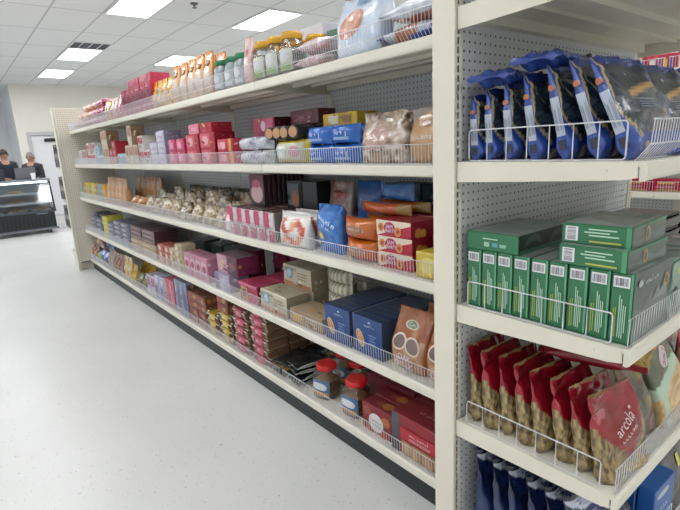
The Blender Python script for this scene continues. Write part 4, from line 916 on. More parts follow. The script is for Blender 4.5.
# fourth shelf
def wrap_p(x, v, s):
    if s == 's': return mixc(0x9a5a30, 0xb87a4a, vn(x, v*5, 2))
    if v > .55 or abs(x) > .92: return mixc(0xa05c30, 0x8a4a24, vn(x*3, v*4, 2))
    return mixc(0x9a6038, 0xc9a888, clamp(vn(x*4, v*6, 7)*1.3-.2))
BAG('chak', 'cookie_bag', 'bag', 'brown and orange bag with round label', .20, .09, .255, 0x9a5a30, paint=wrap_p, seed=81, wr=.006, e=.5, lean=.03, n=(48, 36), dec=[('ell', .5, .75, .2, .075, 0xc9c2a8), ('ell', .5, .75, .15, .055, 0x6a7a5c), ('text', .5, .75, .022, 'Cafe', 0xded8c4), ('ell', .30, .46, .2, .14, 0xd9c8b4, 30), ('ell', .30, .46, .16, .11, 0x6f5a50, 30), ('ell', .68, .44, .22, .14, 0xd9c8b4, -30), ('ell', .68, .44, .18, .11, 0x77625a, -30), ('text', .5, .22, .036, 'DAK', 0xd9d0e0), ('text', .5, .10, .036, 'DITAK', 0xd9d0e0)])
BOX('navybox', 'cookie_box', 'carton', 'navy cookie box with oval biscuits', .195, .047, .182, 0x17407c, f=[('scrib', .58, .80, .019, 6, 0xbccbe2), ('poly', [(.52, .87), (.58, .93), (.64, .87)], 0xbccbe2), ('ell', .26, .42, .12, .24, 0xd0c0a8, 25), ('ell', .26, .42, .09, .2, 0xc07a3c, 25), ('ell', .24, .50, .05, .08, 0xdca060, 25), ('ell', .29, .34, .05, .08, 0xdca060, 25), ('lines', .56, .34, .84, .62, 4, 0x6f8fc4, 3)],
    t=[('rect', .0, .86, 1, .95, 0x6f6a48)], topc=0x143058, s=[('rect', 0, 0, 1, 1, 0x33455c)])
BOX('greystrip4', 'cardboard_divider', 'card', 'grey card between the navy boxes', .018, .30, .178, 0x6b6f78)
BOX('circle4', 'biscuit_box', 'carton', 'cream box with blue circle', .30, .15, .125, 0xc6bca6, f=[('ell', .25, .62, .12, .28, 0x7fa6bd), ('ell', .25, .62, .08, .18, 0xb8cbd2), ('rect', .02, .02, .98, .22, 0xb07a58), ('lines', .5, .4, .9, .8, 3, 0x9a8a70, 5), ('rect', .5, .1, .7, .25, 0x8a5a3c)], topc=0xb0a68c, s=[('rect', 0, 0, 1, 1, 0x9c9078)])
BAG('tubes4', 'biscuit_pack', 'pack', 'clear tube pack of cream biscuits', .075, .085, .21, 0xb8b29a, kind='pillow', lie='side', paint=lambda x, v, s: mixc(0x9a937c, 0xd0ccb8, .5+.5*math.sin(v*46)), seed=82, wr=.002, n=(26, 34))
BOX('ylabel4', 'cookie_box', 'carton', 'brown clear box with yellow label', .30, .16, .08, 0x9a8264, f=[('rect', .12, .2, .42, .8, 0xd0a43a), ('lines', .5, .15, .95, .85, 3, 0xc9b8a0, 7)], topc=0xa8947a)
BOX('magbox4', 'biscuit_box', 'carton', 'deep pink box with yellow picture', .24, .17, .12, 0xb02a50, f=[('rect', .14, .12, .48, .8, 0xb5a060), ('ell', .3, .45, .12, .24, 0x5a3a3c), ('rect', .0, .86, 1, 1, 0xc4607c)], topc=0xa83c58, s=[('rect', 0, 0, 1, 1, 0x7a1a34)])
BOX('marback4', 'biscuit_box', 'carton', 'dark wine box at the back', .18, .085, .25, 0x5c1a2e, f=[('rect', .1, .5, .9, .9, 0x7a2a40)])
BOX('plum4', 'biscuit_box', 'carton', 'plum box with pink wave pattern', .30, .16, .125, 0x7a2c50, f=[('rect', 0, 0, .52, 1, 0xb8829c), ('rect', .55, 0, 1, 1, 0x4e1c34), ('ell', .26, .5, .2, .2, 0xc9a090, 20), ('ell', .78, .5, .16, .16, 0x8a4a50, -20)], topc=0x6f5a66)
BOX('lilacbox4', 'biscuit_box', 'carton', 'lilac box with small print', .22, .15, .12, 0xa79ab4, f=[('rect', 0, .0, .3, 1, 0x7a6a94), ('lines', .4, .2, .9, .8, 4, 0xd5cfe0, 3)])
BOX('pinkw4', 'biscuit_box', 'carton', 'pink and white upright box', .105, .13, .18, 0xc08098, f=[('rect', .1, .3, .9, .8, 0xd5b4c0), ('ell', .5, .55, .3, .16, 0xb03a58)])
BOX('stackred4', 'biscuit_pack', 'pack', 'small red and cream pack', .14, .12, .055, 0xb05048, f=[('rect', .3, .15, .7, .85, 0xd9c8a8)])
BOX('stackcream4', 'biscuit_pack', 'pack', 'small cream pack', .14, .12, .055, 0xc2b494, f=[('rect', .1, .2, .5, .8, 0xd8cfba), ('rect', .6, .2, .9, .8, 0x9a8058)])
BOX('maroon4', 'chocolate_box', 'carton', 'flat dark maroon box', .36, .22, .042, 0x4e3436, f=[('rect', .02, .25, .98, .75, 0x6a4848), ('lines', .1, .3, .9, .7, 1, 0x9a8078, 3)])
BOX('creamflat4', 'chocolate_box', 'carton', 'flat cream box', .36, .22, .042, 0xb09a7c, f=[('rect', .02, .25, .6, .75, 0xc4b296), ('lines', .65, .3, .95, .7, 1, 0x8a7050, 3)])
BOX('greyblue4', 'biscuit_box', 'carton', 'grey blue box with white stripe', .28, .18, .05, 0x646c84, f=[('rect', .05, .3, .6, .7, 0xb0b4c4), ('rect', .7, .2, .95, .8, 0x4a5070)])
BOX('navysm4', 'biscuit_box', 'carton', 'small navy box on the stack', .2, .16, .05, 0x2b3154)
BOX('yellow4', 'biscuit_box', 'carton', 'bright yellow box', .24, .18, .05, 0xc9c24a, f=[('rect', .1, .3, .9, .7, 0xd8d47a)])
BOX('darkgreen4', 'biscuit_box', 'carton', 'dark green tin at the back', .2, .15, .22, 0x2a3a38)
put('chak', 'fourth shelf', 1.40, 1.325, .551, rx=-.05); put('chak', 'fourth shelf', 1.41, 1.125+.01, .551, rx=-.05, jit=.01).scale = (.98, 1, 1); put('chak', 'fourth shelf', 1.51, 1.25, .551)
for c in range(2):
    for r in range(8): put('navybox', 'fourth shelf', 1.37+r*.0485, (1.545, 1.765)[c], .551, jit=.006)
put('greystrip4', 'fourth shelf', 1.51, 1.655, .551, jit=0)
for r in range(3): put('navybox', 'fourth shelf', 1.60+r*.0485, 1.32, .551, jit=.006)
row('ylabel4', '4', 1.89, 1, 1); 
for k in range(4): put('tubes4', 'fourth shelf', 1.555, 1.99, .551+k*.072, jit=.02)
for k in range(3): put('tubes4', 'fourth shelf', 1.65, 1.99, .551+k*.072, jit=.02)
row('circle4', '4', 2.215, 1, 1); row('circle4', '4', 2.20, 1, 2, x=1.51)
row('magbox4', '4', 2.545, 1, 1, rows=1); row('magbox4', '4', 2.53, 1, 1, x=1.52); row('marback4', '4', 2.56, 2, 1, x=1.703, gap=.02)
row('lilacbox4', '4', 2.93, 1, 1); row('plum4', '4', 2.84, 1, 1, z=.551+.122, x=1.37); row('marback4', '4', 2.95, 1, 1, x=1.56)
e = row('pinkw4', '4', 3.28, 4, gap=.006); row('darkgreen4', '4', 3.25, 2, 1, x=1.56, gap=.04)
e = row('stackcream4', '4', 3.76, 2, [4, 3]); e = row('stackred4', '4', e, 2, [3, 3]); row('darkgreen4', '4', 3.8, 1, 1, x=1.55)
e = row('creamflat4', '4', 4.42, 2, 3, gap=.01); row('maroon4', '4', 4.42, 2, 3, z=.551+.13, gap=.01)
e = row('greyblue4', '4', 5.18, 3, [5, 5, 4], gap=.01); e = row('yellow4', '4', e, 1, 5); e = row('greyblue4', '4', e+.01, 2, [4, 4], gap=.01); put('navysm4', 'fourth shelf', 1.46, e-.15, .551+.204)
put('navysm4', 'fourth shelf', 1.46, e-.42, .551+.204)

# bottom shelf
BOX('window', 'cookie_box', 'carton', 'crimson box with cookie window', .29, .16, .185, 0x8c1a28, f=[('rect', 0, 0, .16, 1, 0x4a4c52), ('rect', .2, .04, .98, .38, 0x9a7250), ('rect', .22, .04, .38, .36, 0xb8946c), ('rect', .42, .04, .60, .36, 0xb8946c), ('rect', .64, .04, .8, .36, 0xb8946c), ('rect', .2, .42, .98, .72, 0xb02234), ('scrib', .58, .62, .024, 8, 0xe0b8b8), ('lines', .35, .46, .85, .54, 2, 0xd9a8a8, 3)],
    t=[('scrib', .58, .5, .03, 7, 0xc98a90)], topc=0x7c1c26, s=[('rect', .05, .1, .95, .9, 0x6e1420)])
def emb(): return [('ell', .18, .72, .13, .16, 0x9a4a3c), ('ell', .82, .62, .14, .17, 0xb56a38), ('ell', .3, .1, .14, .12, 0x9a4038), ('ell', .75, .12, .14, .12, 0x9c4438), ('ell', .50, .42, .25, .34, 0xd8d5d4), ('scrib', .5, .50, .022, 6, 0x77787c), ('scrib', .5, .36, .018, 7, 0x8a8a90)]
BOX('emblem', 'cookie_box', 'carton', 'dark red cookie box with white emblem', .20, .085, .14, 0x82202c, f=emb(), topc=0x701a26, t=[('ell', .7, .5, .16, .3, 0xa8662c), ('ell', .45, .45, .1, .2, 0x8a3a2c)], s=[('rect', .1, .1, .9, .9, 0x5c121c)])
BOX('redlie_b', 'cookie_box', 'carton', 'long dark red box at the back', .34, .11, .16, 0x6e1a26, f=[('ell', .5, .5, .12, .26, 0xa06038), ('ell', .7, .3, .1, .22, 0x8a4030)], topc=0x7a202c, t=[('ell', .5, .5, .1, .3, 0xa06038), ('ell', .32, .5, .08, .25, 0x8a4030)])
BAG('blackpack', 'snack_pack', 'pack', 'flat black pack with white edge', .155, .026, .215, 0x17191b, kind='pillow', lie='back', paint=lambda x, v, s: 0xc9ccc8 if x > .93 else mixc(0x0f1113, 0x34393a, vn(x*4, v*6, 3)**2), seed=91, wr=.005, n=(32, 20))
BAG('brownflat', 'snack_pack', 'pack', 'flat pack with tan picture in the black heap', .15, .026, .21, 0x5c4c30, kind='pillow', lie='back', paint=speck([0x1c1c1a, 0xa88a50, 0x2a2a28], 3, 4, 6), seed=92, wr=.005, n=(32, 20))
tray_parts('pinktray', 'cookie_tray', 'tray', 'clear cookie tray with crimson label', .21, .16, .062, 0x7a5c48, 0x8f7a68, 0, (0xb01f48, 0xc45a70))
tray_parts('yelltray', 'cookie_tray', 'tray', 'clear cookie tray with yellow label', .21, .16, .055, 0x6a4e34, 0x7a5c40, 0, (0xb89a20, 0xc9b040))
BOX('nuts', 'cookie_tray', 'tray', 'brown and red printed tray pack', .17, .11, .062, 0x7a4632, f=[('rect', .1, .2, .5, .85, 0xa03a38), ('ell', .72, .5, .16, .3, 0xb98a5c)], s=[('ell', .3, .5, .15, .3, 0xa8784c), ('ell', .7, .5, .15, .3, 0xa8784c)], topc=0x6a3c2c)
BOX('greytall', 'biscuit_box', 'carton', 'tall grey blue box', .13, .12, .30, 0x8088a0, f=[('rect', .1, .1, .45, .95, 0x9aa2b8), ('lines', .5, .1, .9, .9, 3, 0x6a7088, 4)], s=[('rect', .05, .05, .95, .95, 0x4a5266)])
BOX('pinktall', 'biscuit_box', 'carton', 'tall coral pink box on the bottom shelf', .11, .12, .26, 0xb8606c, f=[('rect', .15, .2, .5, .9, 0xcf9098), ('lines', .6, .1, .9, .9, 2, 0xd5b0b4, 4)])
BOX('whiteblue', 'biscuit_box', 'carton', 'white and blue upright box', .12, .12, .24, 0xb4b4c8, f=[('rect', .1, .1, .6, .6, 0x7078a8), ('ell', .6, .8, .25, .08, 0xd5d8e0)])
BOX('whitepink', 'biscuit_box', 'carton', 'white and pink upright box', .12, .12, .2, 0xc8bcc4, f=[('rect', .1, .5, .9, .9, 0x9a6078), ('rect', .1, .1, .9, .3, 0xdcd8da)])
BAG('olivelow', 'snack_bag', 'bag', 'olive green bag', .19, .10, .15, 0x5a6440, paint=speck([0x4a5438, 0x7a8048, 0x2c3428], 3, 4, 14), seed=95, wr=.006, n=(28, 20))
BAG('creamb', 'snack_bag', 'bag', 'cream and yellow bag', .13, .08, .26, 0xc9ba90, paint=speck([0xc9ba90, 0xb8902c, 0xdacfb0], 2, 4, 15), seed=96, wr=.005, n=(28, 20))
BAG('yellb', 'snack_bag', 'bag', 'golden yellow bag', .15, .10, .2, 0xb08a24, paint=speck([0xb08a24, 0xc9a83a, 0x8a6a20], 2, 3, 16), seed=97, wr=.006, n=(28, 20))
BAG('maroonb', 'snack_bag', 'bag', 'maroon and tan upright pouch', .13, .09, .24, 0x7a3434, paint=speck([0x7a3434, 0x9a7a64, 0x5c2424], 2, 4, 17), seed=98, wr=.004, n=(28, 20))
BAG('tanb', 'snack_bag', 'bag', 'tan upright pouch', .13, .09, .24, 0x9a8a78, paint=speck([0x9a8a78, 0x7c6a58, 0xb5a898], 2, 4, 18), seed=99, wr=.004, n=(28, 20))
BAG('royalb', 'snack_bag', 'bag', 'royal blue crinkled bag', .2, .12, .17, 0x1f3a8c, paint=speck([0x182c70, 0x2f55b0, 0xb4bcd8], 3, 4, 19), kind='pillow', seed=100, wr=.012, n=(28, 20))
BAG('greenb', 'snack_bag', 'bag', 'green and yellow small bag', .15, .10, .13, 0x4a8a5c, paint=speck([0x3c8a5c, 0xc9b84a, 0x58a070], 3, 3, 20), kind='pillow', seed=101, wr=.008, n=(28, 20))
BAG('redwhiteb', 'snack_bag', 'bag', 'red and white crinkled bag', .18, .11, .17, 0xa83040, paint=speck([0xa82c3c, 0xd8ccc4, 0x7a1c2c, 0xc9a47a], 3, 4, 21), kind='pillow', seed=102, wr=.010, n=(28, 20))
row('window', 'b', 1.115, 1, rows=2); row('emblem', 'b', 1.425, 1, rows=2, x=1.362)
for k in range(2): put('redlie_b', 'bottom shelf', 1.60+k*.115, 1.62, .151, jit=0); put('redlie_b', 'bottom shelf', 1.75-.035, 1.27+k*.0, .151+k*.162, jit=0)
row('emblem', 'b', 1.42, 1, z=.151, x=1.545)
for x, y in ((1.425, 1.735), (1.425, 1.985), (1.575, 1.875+.01), (1.72, 1.83+.13), (1.60, 2.04)): put('redjar', 'bottom shelf', x, y, .151, jit=.25)
RH = random.Random(9)
for i in range(13):
    k = 'brownflat' if i in (6, 9) else 'blackpack'; tier = i//4
    put(k, 'bottom shelf', 1.345+.115+(i % 2)*.215+RH.uniform(0, .006), 2.215+((i//2) % 2)*.165, .152+tier*.034, rz=-PI/2+RH.uniform(-.3, .3), rx=0, jit=0)
for c, y in enumerate((2.485, 2.735)): row('pinktray', 'b', y, 1, 6 if c == 0 else 5, gap=.02, jit=.05); row('pinktray', 'b', y, 1, 6, x=1.51, jit=.04)
for c, y in enumerate((2.97, 3.20)): row('yelltray', 'b', y, 1, 4-c, jit=.05); row('yelltray', 'b', y, 1, 5, x=1.51, jit=.04)
for c in range(2):
    for k in range(4 if c else 2): put('nuts', 'bottom shelf', 1.41, 3.11+.0+c*.39+.06*0, .151+(.22 if c == 0 else 0)+k*.0635, jit=.1)
for k in range(4): put('nuts', 'bottom shelf', 1.41, 3.67, .151+k*.0635, jit=.1)
e = row('greytall', 'b', 3.77, 2, gap=.01); e = row('pinktall', 'b', e+.01, 2, gap=.01); e = row('whiteblue', 'b', e+.02, 2, gap=.01); e = row('whitepink', 'b', e, 2, gap=.01)
e = row('olivelow', 'b', e+.01, 2); e = row('yellb', 'b', e, 1); e = row('creamb', 'b', e, 2); row('yellb', 'b', 5.05, 3, x=1.47)
e = row('maroonb', 'b', e+.02, 3); e = row('tanb', 'b', e, 2); e = row('royalb', 'b', e+.02, 2); put('royalb', 'bottom shelf', 1.48, e-.22, .151+.172); e = row('greenb', 'b', e, 1)
put('redwhiteb', 'bottom shelf', 1.42, e-.1, .151+.172)
e = row('redwhiteb', 'b', e, 2)

# ------------------------------------------------------------------ shelving across the next aisle
for k, (z, nm) in enumerate(((1.07, 'third'), (1.50, 'second'), (1.86, 'top'), (.62, 'fourth'))):
    for q in range(2):
        shelf(SEC, 0, (4.19, 2.46-q*SEC, z), -PI/2, 'cream %s shelf across the next aisle, %s section' % (nm, ('farther', 'nearer')[q]))
fr2 = tag(empty('shelving_unit', (4.19, .0, 0)), 'tall cream shelving frame across the next aisle on the right', 'shelving frame')
for y in (.02, 1.24, 2.46): G().box(.0005, .06, y-.016, y+.016, 0, 2.4).build('upright', CREAM, fr2)
for i in range(2):
    w = SEC-.032; g = G(); g.grid(lambda u, v: (-w/2+w*u, 0, .15+2.2*v), 1, 1); g.build('back_panel', PEG, fr2, (.0035, .02+SEC*(i+.5), 0), (0, 0, -PI/2))
    G().box(.02, .024, .02+SEC*i, .02+SEC*(i+1), .1, 2.35).build('backing_sheet', GREYP, fr2)
G().box(-D+.03, .0, 0.02, 2.46, 0, .4).build('base_cabinet', CREAM, fr2)
for i in range(7): put('redpackR' if i not in (0,) else 'greenpackR', 'third shelf across the aisle', 3.80, .98+i*.2, 1.071, unit='aisle', jit=.01)
for i in range(8): put('coloursR', 'top shelf across the aisle', 3.81, .95+i*.17, 1.861, unit='aisle', jit=.01)
for i in range(6): put('redpackR', 'second shelf across the aisle', 3.81, .98+i*.2, 1.501, unit='aisle', jit=.01)

# ------------------------------------------------------------------ far end bay goods (dark edges beyond the end panel)
BAG('farbag', 'snack_bag', 'bag', 'dark grey bag beside the far end panel', .2, .1, .3, 0x3a3634, paint=speck([0x2a2828, 0x6a5f58, 0x9a948c], 2, 4, 31), seed=111, wr=.01, n=(20, 14))
for ln, z in (('second', 1.38), ('third', .95), ('fourth', .56)):
    for i in range(4): put('farbag', 'far %s shelf' % ln, 1.272, 7.345+i*.103, z+.001, rz=PI, unit='far')

# ------------------------------------------------------------------ refrigerated bakery case
CX0, CX1, CY = -.55, 1.63, 11.5
case = tag(empty('bakery_display_case', (CX0, CY, 0)), 'black and glass refrigerated display case at the left edge', 'display case')
W_ = CX1-CX0; CD = .8
G().box(.03, W_-.03, .06, CD-.03, .09, .44).build('base_cabinet', DARKM, case)
g = G()
for i in range(26): g.box(.15+i*.07, .19+i*.07, .052, .060, .14, .36)
g.build('vent_grille', BLACKP, case)
G().box(.0, W_, .03, .05, .08, .12).build('bottom_trim', GREYP, case)
for x in (.15, W_/2, W_-.15):
    for y in (.12, CD-.1): G().lathe([(.02, 0), (.02, .09)], 10, c0=(x, y, 0)).lathe([(.035, 0), (.035, .01)], 10, c0=(x, y, 0)).build('foot', GREYP, case)
G().cbox(-.01, W_+.01, .20, CD, 1.07, 1.11, r=.005).build('top', solid('case_top_steel', 0x9a9fa4, .3, .3), case)
for x in (0, W_-.03): G().prism([(.04, .44), (CD, .44), (CD, 1.07), (.22, 1.07), (.19, 1.07), (.02, .5)], x, x+.03).build('side_panel', BLACKP if x else GREYP, case) if x == 0 else G().prism([(.03, .44), (.07, .44), (.25, 1.07), (.20, 1.07)], x, x+.03).prism([(CD-.05, .44), (CD, .44), (CD, 1.07), (CD-.05, 1.07)], x, x+.03).prism([(.06, .44), (CD-.05, .44), (CD-.05, .48), (.07, .48)], x, x+.03).build('side_frame', BLACKP, case)
g = G(); g.grid(lambda u, v: (.03+(W_-.06)*u, .045+.165*v, .46+.60*v), 1, 1); g.build('front_glass', GLASS, case)
g = G(); g.grid(lambda u, v: (W_-.012, .09+(.12*v)+(CD-.17-.12*v)*u, .48+.58*v), 1, 1); g.build('side_glass', GLASS, case)
G().box(.03, W_-.03, CD-.05, CD-.03, .44, 1.07).build('rear_wall', solid('case_interior_steel', 0x7a8084, .35, .3), case)
G().box(.03, W_-.03, .08, CD-.05, .44, .455).build('deck', GREYP, case)
for i, z in enumerate((.62, .82)):
    G().box(.04, W_-.04, .22+.03*i, CD-.06, z, z+.008).box(.04, W_-.04, .215+.03*i, .225+.03*i, z-.015, z+.02).build('glass_shelf', solid('shelf_strip_%d' % i, 0xaeb6ba, .3), case)
G().box(.05, W_-.05, .22, .26, 1.035, 1.065).build('lamp_strip', emit('case_lamp', 0xdff1ff, 4.0), case)
G().cbox(W_-.36, W_-.16, .038, .06, .40, .425, r=.004).build('name_plate', GREYP, case)
PL = solid('white_ceramic_tray', 0xdedede, .35)
for i in range(14):
    x = CX0+.12+(i % 5)*.42; z = (.456, .629, .829)[i//5]
    o = G().prism([(-.12, .012), (-.10, 0), (.10, 0), (.12, .012), (.11, .012), (.095, .004), (-.095, .004), (-.11, .012)], 0, .34).build('serving_tray', PL, None, (x, CY+.45, z+.001))
    tag(o, 'white serving tray on the %s level of the display case, %s from its left end' % (('lower', 'middle', 'upper')[i//5], ORD[i % 5]), 'tray', 'serving trays in the display case')
BR = solid('baked_crust', 0xa8835c, .6, bump=.3, var=.2, vscale=20)
for i in range(14):
    x = CX0+.12+(i % 5)*.42; z = (.456, .629, .829)[i//5]
    o = G().ellipsoid((0, 0, .028), (.13, .07, .028), 16, 8).build('pastry', BR, None, (x+.17, CY+.45, z+.006))
    tag(o, 'brown pastry on a white tray on the %s level, %s from the case\'s left end' % (('lower', 'middle', 'upper')[i//5], ORD[i % 5]), 'pastry', 'pastries in the display case')
def laptop(x, y, w, col, label):
    r = tag(empty('laptop', (x, y, 1.111)), label, 'laptop')
    m = solid('laptop_shell_'+('a' if col < 0x505050 else 'b'), col, .4, .2)
    G().cbox(0, w, 0, .23, 0, .016, r=.004).build('base', m, r)
    g = G().cbox(0, w, -.006, .004, 0, .225, r=.003); g.xf(Matrix.Translation((0, 0, .018)) @ Matrix.Rotation(-.12*-1, 4, 'X')); g.build('screen', m, r)
    g = G().rod([(.05, .0, .017), (w-.05, .0, .017)], .006, 8); g.build('hinge', BLACKP, r)
laptop(.52, 11.80, .36, 0x3c4148, 'dark laptop open on the display case before the left person')
laptop(1.06, 11.80, .36, 0x6a6d73, 'grey laptop open on the display case before the right person')
cup = tag(empty('paper_cup', (1.36, 11.74, 1.111)), 'white paper cup standing on the display case top', 'cup')
G().lathe([(.034, 0), (.046, .125), (.044, .125), (.032, .004)], 20, cap=False).lathe([(.0, .004), (.033, .004)], 20, cap=False).build('body', WHITEP, cup)
G().rod([(.046*math.cos(t*PI/10), .046*math.sin(t*PI/10), .125) for t in range(20)], .003, 6, closed=True).build('rim', WHITEP, cup)

# ------------------------------------------------------------------ people
SKIN = solid('skin', 0xb98a76, .55, var=.06, vscale=30)
def skin_mesh(name, pts, edges, rad, mat, sub=2):
    me = bpy.data.meshes.new(name); me.from_pydata(pts, edges, []); o = bpy.data.objects.new(name, me); COL.objects.link(o)
    md = o.modifiers.new('skin', 'SKIN'); md.use_smooth_shade = True
    for i, r in enumerate(rad): me.skin_vertices[0].data[i].radius = (r if isinstance(r, tuple) else (r, r))
    me.skin_vertices[0].data[0].use_root = True
    s = o.modifiers.new('sub', 'SUBSURF'); s.levels = sub; s.render_levels = sub
    m2 = bpy.data.meshes.new_from_object(o.evaluated_get(bpy.context.evaluated_depsgraph_get()))
    for p in m2.polygons: p.use_smooth = True
    bpy.data.objects.remove(o); m2.name = name; m2.materials.clear(); m2.materials.append(mat); return m2
def person(x, y, hgt, jacket, hairc, label, turn):
    k = hgt/1.75
    P = [(0, 0, .98), (0, .0, 1.15), (0, .01, 1.32), (0, .01, 1.44), (0, 0, 1.53), (0, -.012, 1.62), (0, -.015, 1.70),
         (.17, .01, 1.42), (.215, -.03, 1.16), (.16, -.25, 1.13), (.12, -.31, 1.14), (-.17, .01, 1.42), (-.215, -.03, 1.16), (-.16, -.25, 1.13), (-.12, -.31, 1.14),
         (.10, 0, .90), (.10, -.02, .50), (.10, .01, .09), (.11, -.13, .04), (-.10, 0, .90), (-.10, -.02, .50), (-.10, .01, .09), (-.11, -.13, .04)]
    E = [(0, 1), (1, 2), (2, 3), (3, 4), (4, 5), (5, 6), (3, 7), (7, 8), (8, 9), (9, 10), (3, 11), (11, 12), (12, 13), (13, 14), (0, 15), (15, 16), (16, 17), (17, 18), (0, 19), (19, 20), (20, 21), (21, 22)]
    R_ = [(.15, .11), (.14, .10), (.165, .11), (.13, .085), (.055, .055), (.078, .095), (.075, .09), .062, .048, .036, .03, .062, .048, .036, .03, .09, .062, .045, .035, .09, .062, .045, .035]
    sc = lambda pts: [tuple(q*k for q in p) for p in pts]
    r = bpy.data.objects.new('person', skin_mesh('person', sc(P), E, [tuple(q*k for q in a) if isinstance(a, tuple) else a*k for a in R_], SKIN)); COL.objects.link(r)
    r.location = (x, y, 0); r.rotation_euler = (0, 0, turn); tag(r, label, 'person')
    jm = solid('jacket_cloth', jacket, .8, bump=.2, bscale=90, var=.15)
    T = [(0, 0, 1.0), (0, 0, 1.15), (0, .01, 1.32), (0, .01, 1.44), (0, .0, 1.53), (.17, .01, 1.42), (.215, -.03, 1.16), (.165, -.22, 1.13), (-.17, .01, 1.42), (-.215, -.03, 1.16), (-.165, -.22, 1.13)]
    TE = [(0, 1), (1, 2), (2, 3), (3, 4), (3, 5), (5, 6), (6, 7), (3, 8), (8, 9), (9, 10)]
    TR = [(.17, .125), (.165, .12), (.195, .125), (.155, .10), (.075, .07), .08, .063, .05, .08, .063, .05]
    c = bpy.data.objects.new('jacket', skin_mesh('jacket', sc(T), TE, [tuple(q*k for q in a) if isinstance(a, tuple) else a*k for a in TR], jm)); COL.objects.link(c); c.parent = r
    Q = [(0, 0, .98), (.10, 0, .88), (.10, -.02, .50), (.10, .01, .12), (-.10, 0, .88), (-.10, -.02, .50), (-.10, .01, .12)]
    c = bpy.data.objects.new('trousers', skin_mesh('trousers', sc(Q), [(0, 1), (1, 2), (2, 3), (0, 4), (4, 5), (5, 6)], [.15*k, .11*k, .08*k, .065*k, .11*k, .08*k, .065*k], DARKM)); COL.objects.link(c); c.parent = r
    hm = solid('hair_'+str(hairc), hairc, .7, bump=.4, bscale=120, var=.2)
    g = G(); hz = 1.655*k
    def hair(u, v):
        t = 2*PI*u; ph = PI*.5*(1-v)+.0; back = .5+.5*math.sin(t)
        zz = math.sin(PI/2*v); lo = -.75*back*(1-v)
        rr = math.cos(PI/2*v) if v > .0 else 1
        return (.088*k*rr*math.cos(t), (-.008+.106*rr*math.sin(t))*k, hz+k*(.112*zz+.09*lo))
    g.grid(hair, 20, 8, (1, 1, 1), 0, True, True, False); g.build('hair', hm, r)
    for s_ in (-1, 1):
        G().ellipsoid((s_*.031*k, -.098*k, 1.645*k), (.013, .008, .008), 8, 6).build('eye', BLACKP, r)
        G().ellipsoid((s_*.084*k, -.005*k, 1.635*k), (.012, .02, .032), 8, 6).build('ear', SKIN, r)
        G().cbox((s_*.031-.018)*k, (s_*.031+.018)*k, -.108*k, -.098*k, 1.662*k, 1.668*k, r=.002).build('eyebrow', hm, r)
    G().prism([(-.10, 1.655), (-.128, 1.612), (-.118, 1.604), (-.095, 1.605)], -.012, .012).xf(Matrix.Scale(k, 4)).build('nose', SKIN, r)
    G().cbox(-.024*k, .024*k, -.105*k, -.092*k, 1.578*k, 1.588*k, r=.003).build('mouth', solid('lips', 0x8f5a50, .5), r)
    # hands with five fingers each
    for s_ in (-1, 1):
        hp = [(0, 0, 0), (0, -.05, 0)]; he = [(0, 1)]; hr = [(.026, .016), (.036, .014)]
        for q, (dx, ln_) in enumerate(((-.030, .062), (-.010, .075), (.010, .070), (.029, .055))):
            b = len(hp); hp += [(dx, -.078, 0), (dx*1.1, -.078-ln_*.55, -.004), (dx*1.15, -.078-ln_, -.018)]; he += [(1, b), (b, b+1), (b+1, b+2)]; hr += [.0095, .0085, .007]
        b = len(hp); hp += [(-s_*.035, -.03, -.004), (-s_*.055, -.06, -.012)]; he += [(0, b), (b, b+1)]; hr += [.011, .009]
        hd = bpy.data.objects.new('hand', skin_mesh('hand', hp, he, hr, SKIN, 1)); COL.objects.link(hd); hd.parent = r; hd.location = (s_*.115*k, -.30*k, 1.14*k)
    return r
person(1.00, 12.68, 1.74, 0x232b36, 0x3c3634, 'person in dark jacket standing behind the left laptop', .25)
person(1.52, 13.0, 1.66, 0x33323a, 0x8f8478, 'person with short fair hair bent behind the right laptop', -.55)

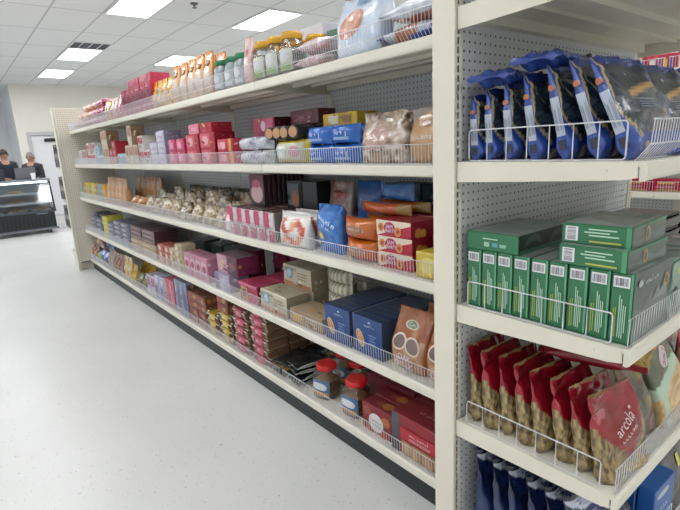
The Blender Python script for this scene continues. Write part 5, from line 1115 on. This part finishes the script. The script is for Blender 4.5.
# ------------------------------------------------------------------ labels for the goods
def sigfmt(u, sn):
    if u == 'end': return "end bay's %s shelf" % sn.split()[1]
    return sn
UNIT_END = {'long': 'near post', 'end': 'front', 'aisle': 'near side', 'far': 'end panel'}
groups = {}
for rec in PLACED: groups.setdefault((rec[1], rec[2], rec[7]), []).append(rec)
def cluster(vals, tol):
    vs = sorted(set(vals)); out = []; last = None
    for v in vs:
        if last is None or v-last > tol: out.append([])
        out[-1].append(v); last = v
    return {v: i for i, c in enumerate(out) for v in c}, len(out)
LAY = {1: ['']}
def lname(i, n): return '' if n == 1 else ('bottom of stack' if i == 0 else ('top of stack' if i == n-1 else '%s layer up' % ORD[i]))
def rname(i, n): return '' if n == 1 else ('front row' if i == 0 else ('back row' if i == n-1 else '%s row' % ORD[i]))
for (desc, sn, unit), recs in groups.items():
    end = unit == 'end'; a, b = (4, 3)
    place_ = sigfmt(unit, sn); cols, nc = cluster([round(r[a], 3) for r in recs], .035 if end else max(.03, recs[0][6][0]*.42))
    bycol = {}
    for r in recs: bycol.setdefault(cols[round(r[a], 3)], []).append(r)
    for ci, rs in bycol.items():
        rws, nr = cluster([round(r[b], 3) for r in rs], .025 if not end else .08)
        byrow = {}
        for r in rs: byrow.setdefault(rws[round(r[b], 3)], []).append(r)
        for ri, ls in byrow.items():
            lay, nl = cluster([round(r[5], 3) for r in ls], .008)
            for r in ls:
                li_ = lay[round(r[5], 3)]
                bits = ['%s, %s' % (desc, place_)]
                if nc > 1: bits.append('%s from %s' % (ORD[min(ci, len(ORD)-1)], UNIT_END[unit]))
                if end: rn = '' if nr == 1 else (('left file', 'right file') if nr == 2 else ('left file', 'middle file', 'right file'))[ri] if nr < 4 else '%s file' % ORD[ri]
                else: rn = rname(ri, nr)
                if rn: bits.append(rn)
                if lname(li_, nl): bits.append(lname(li_, nl))
                l_ = ', '.join(bits)
                for o_, n_ in ((' with white barcode', ''), ('from near post', 'from post'), (' of stack', ''), (' of crispy sticks', ''), (' layer up', ' up')):
                    if len(l_.split()) > 16: l_ = l_.replace(o_, n_)
                r[0]['label'] = l_
                if len(recs) > 1: r[0]['group'] = '%ss, %s' % (desc, place_)
seen = {}
for r in PLACED:
    l = r[0]['label']
    if l in seen: print('DUP LABEL', l)
    seen[l] = 1
    if len(l.split()) > 16: print('LONG LABEL', len(l.split()), l)
print('things placed', len(PLACED))
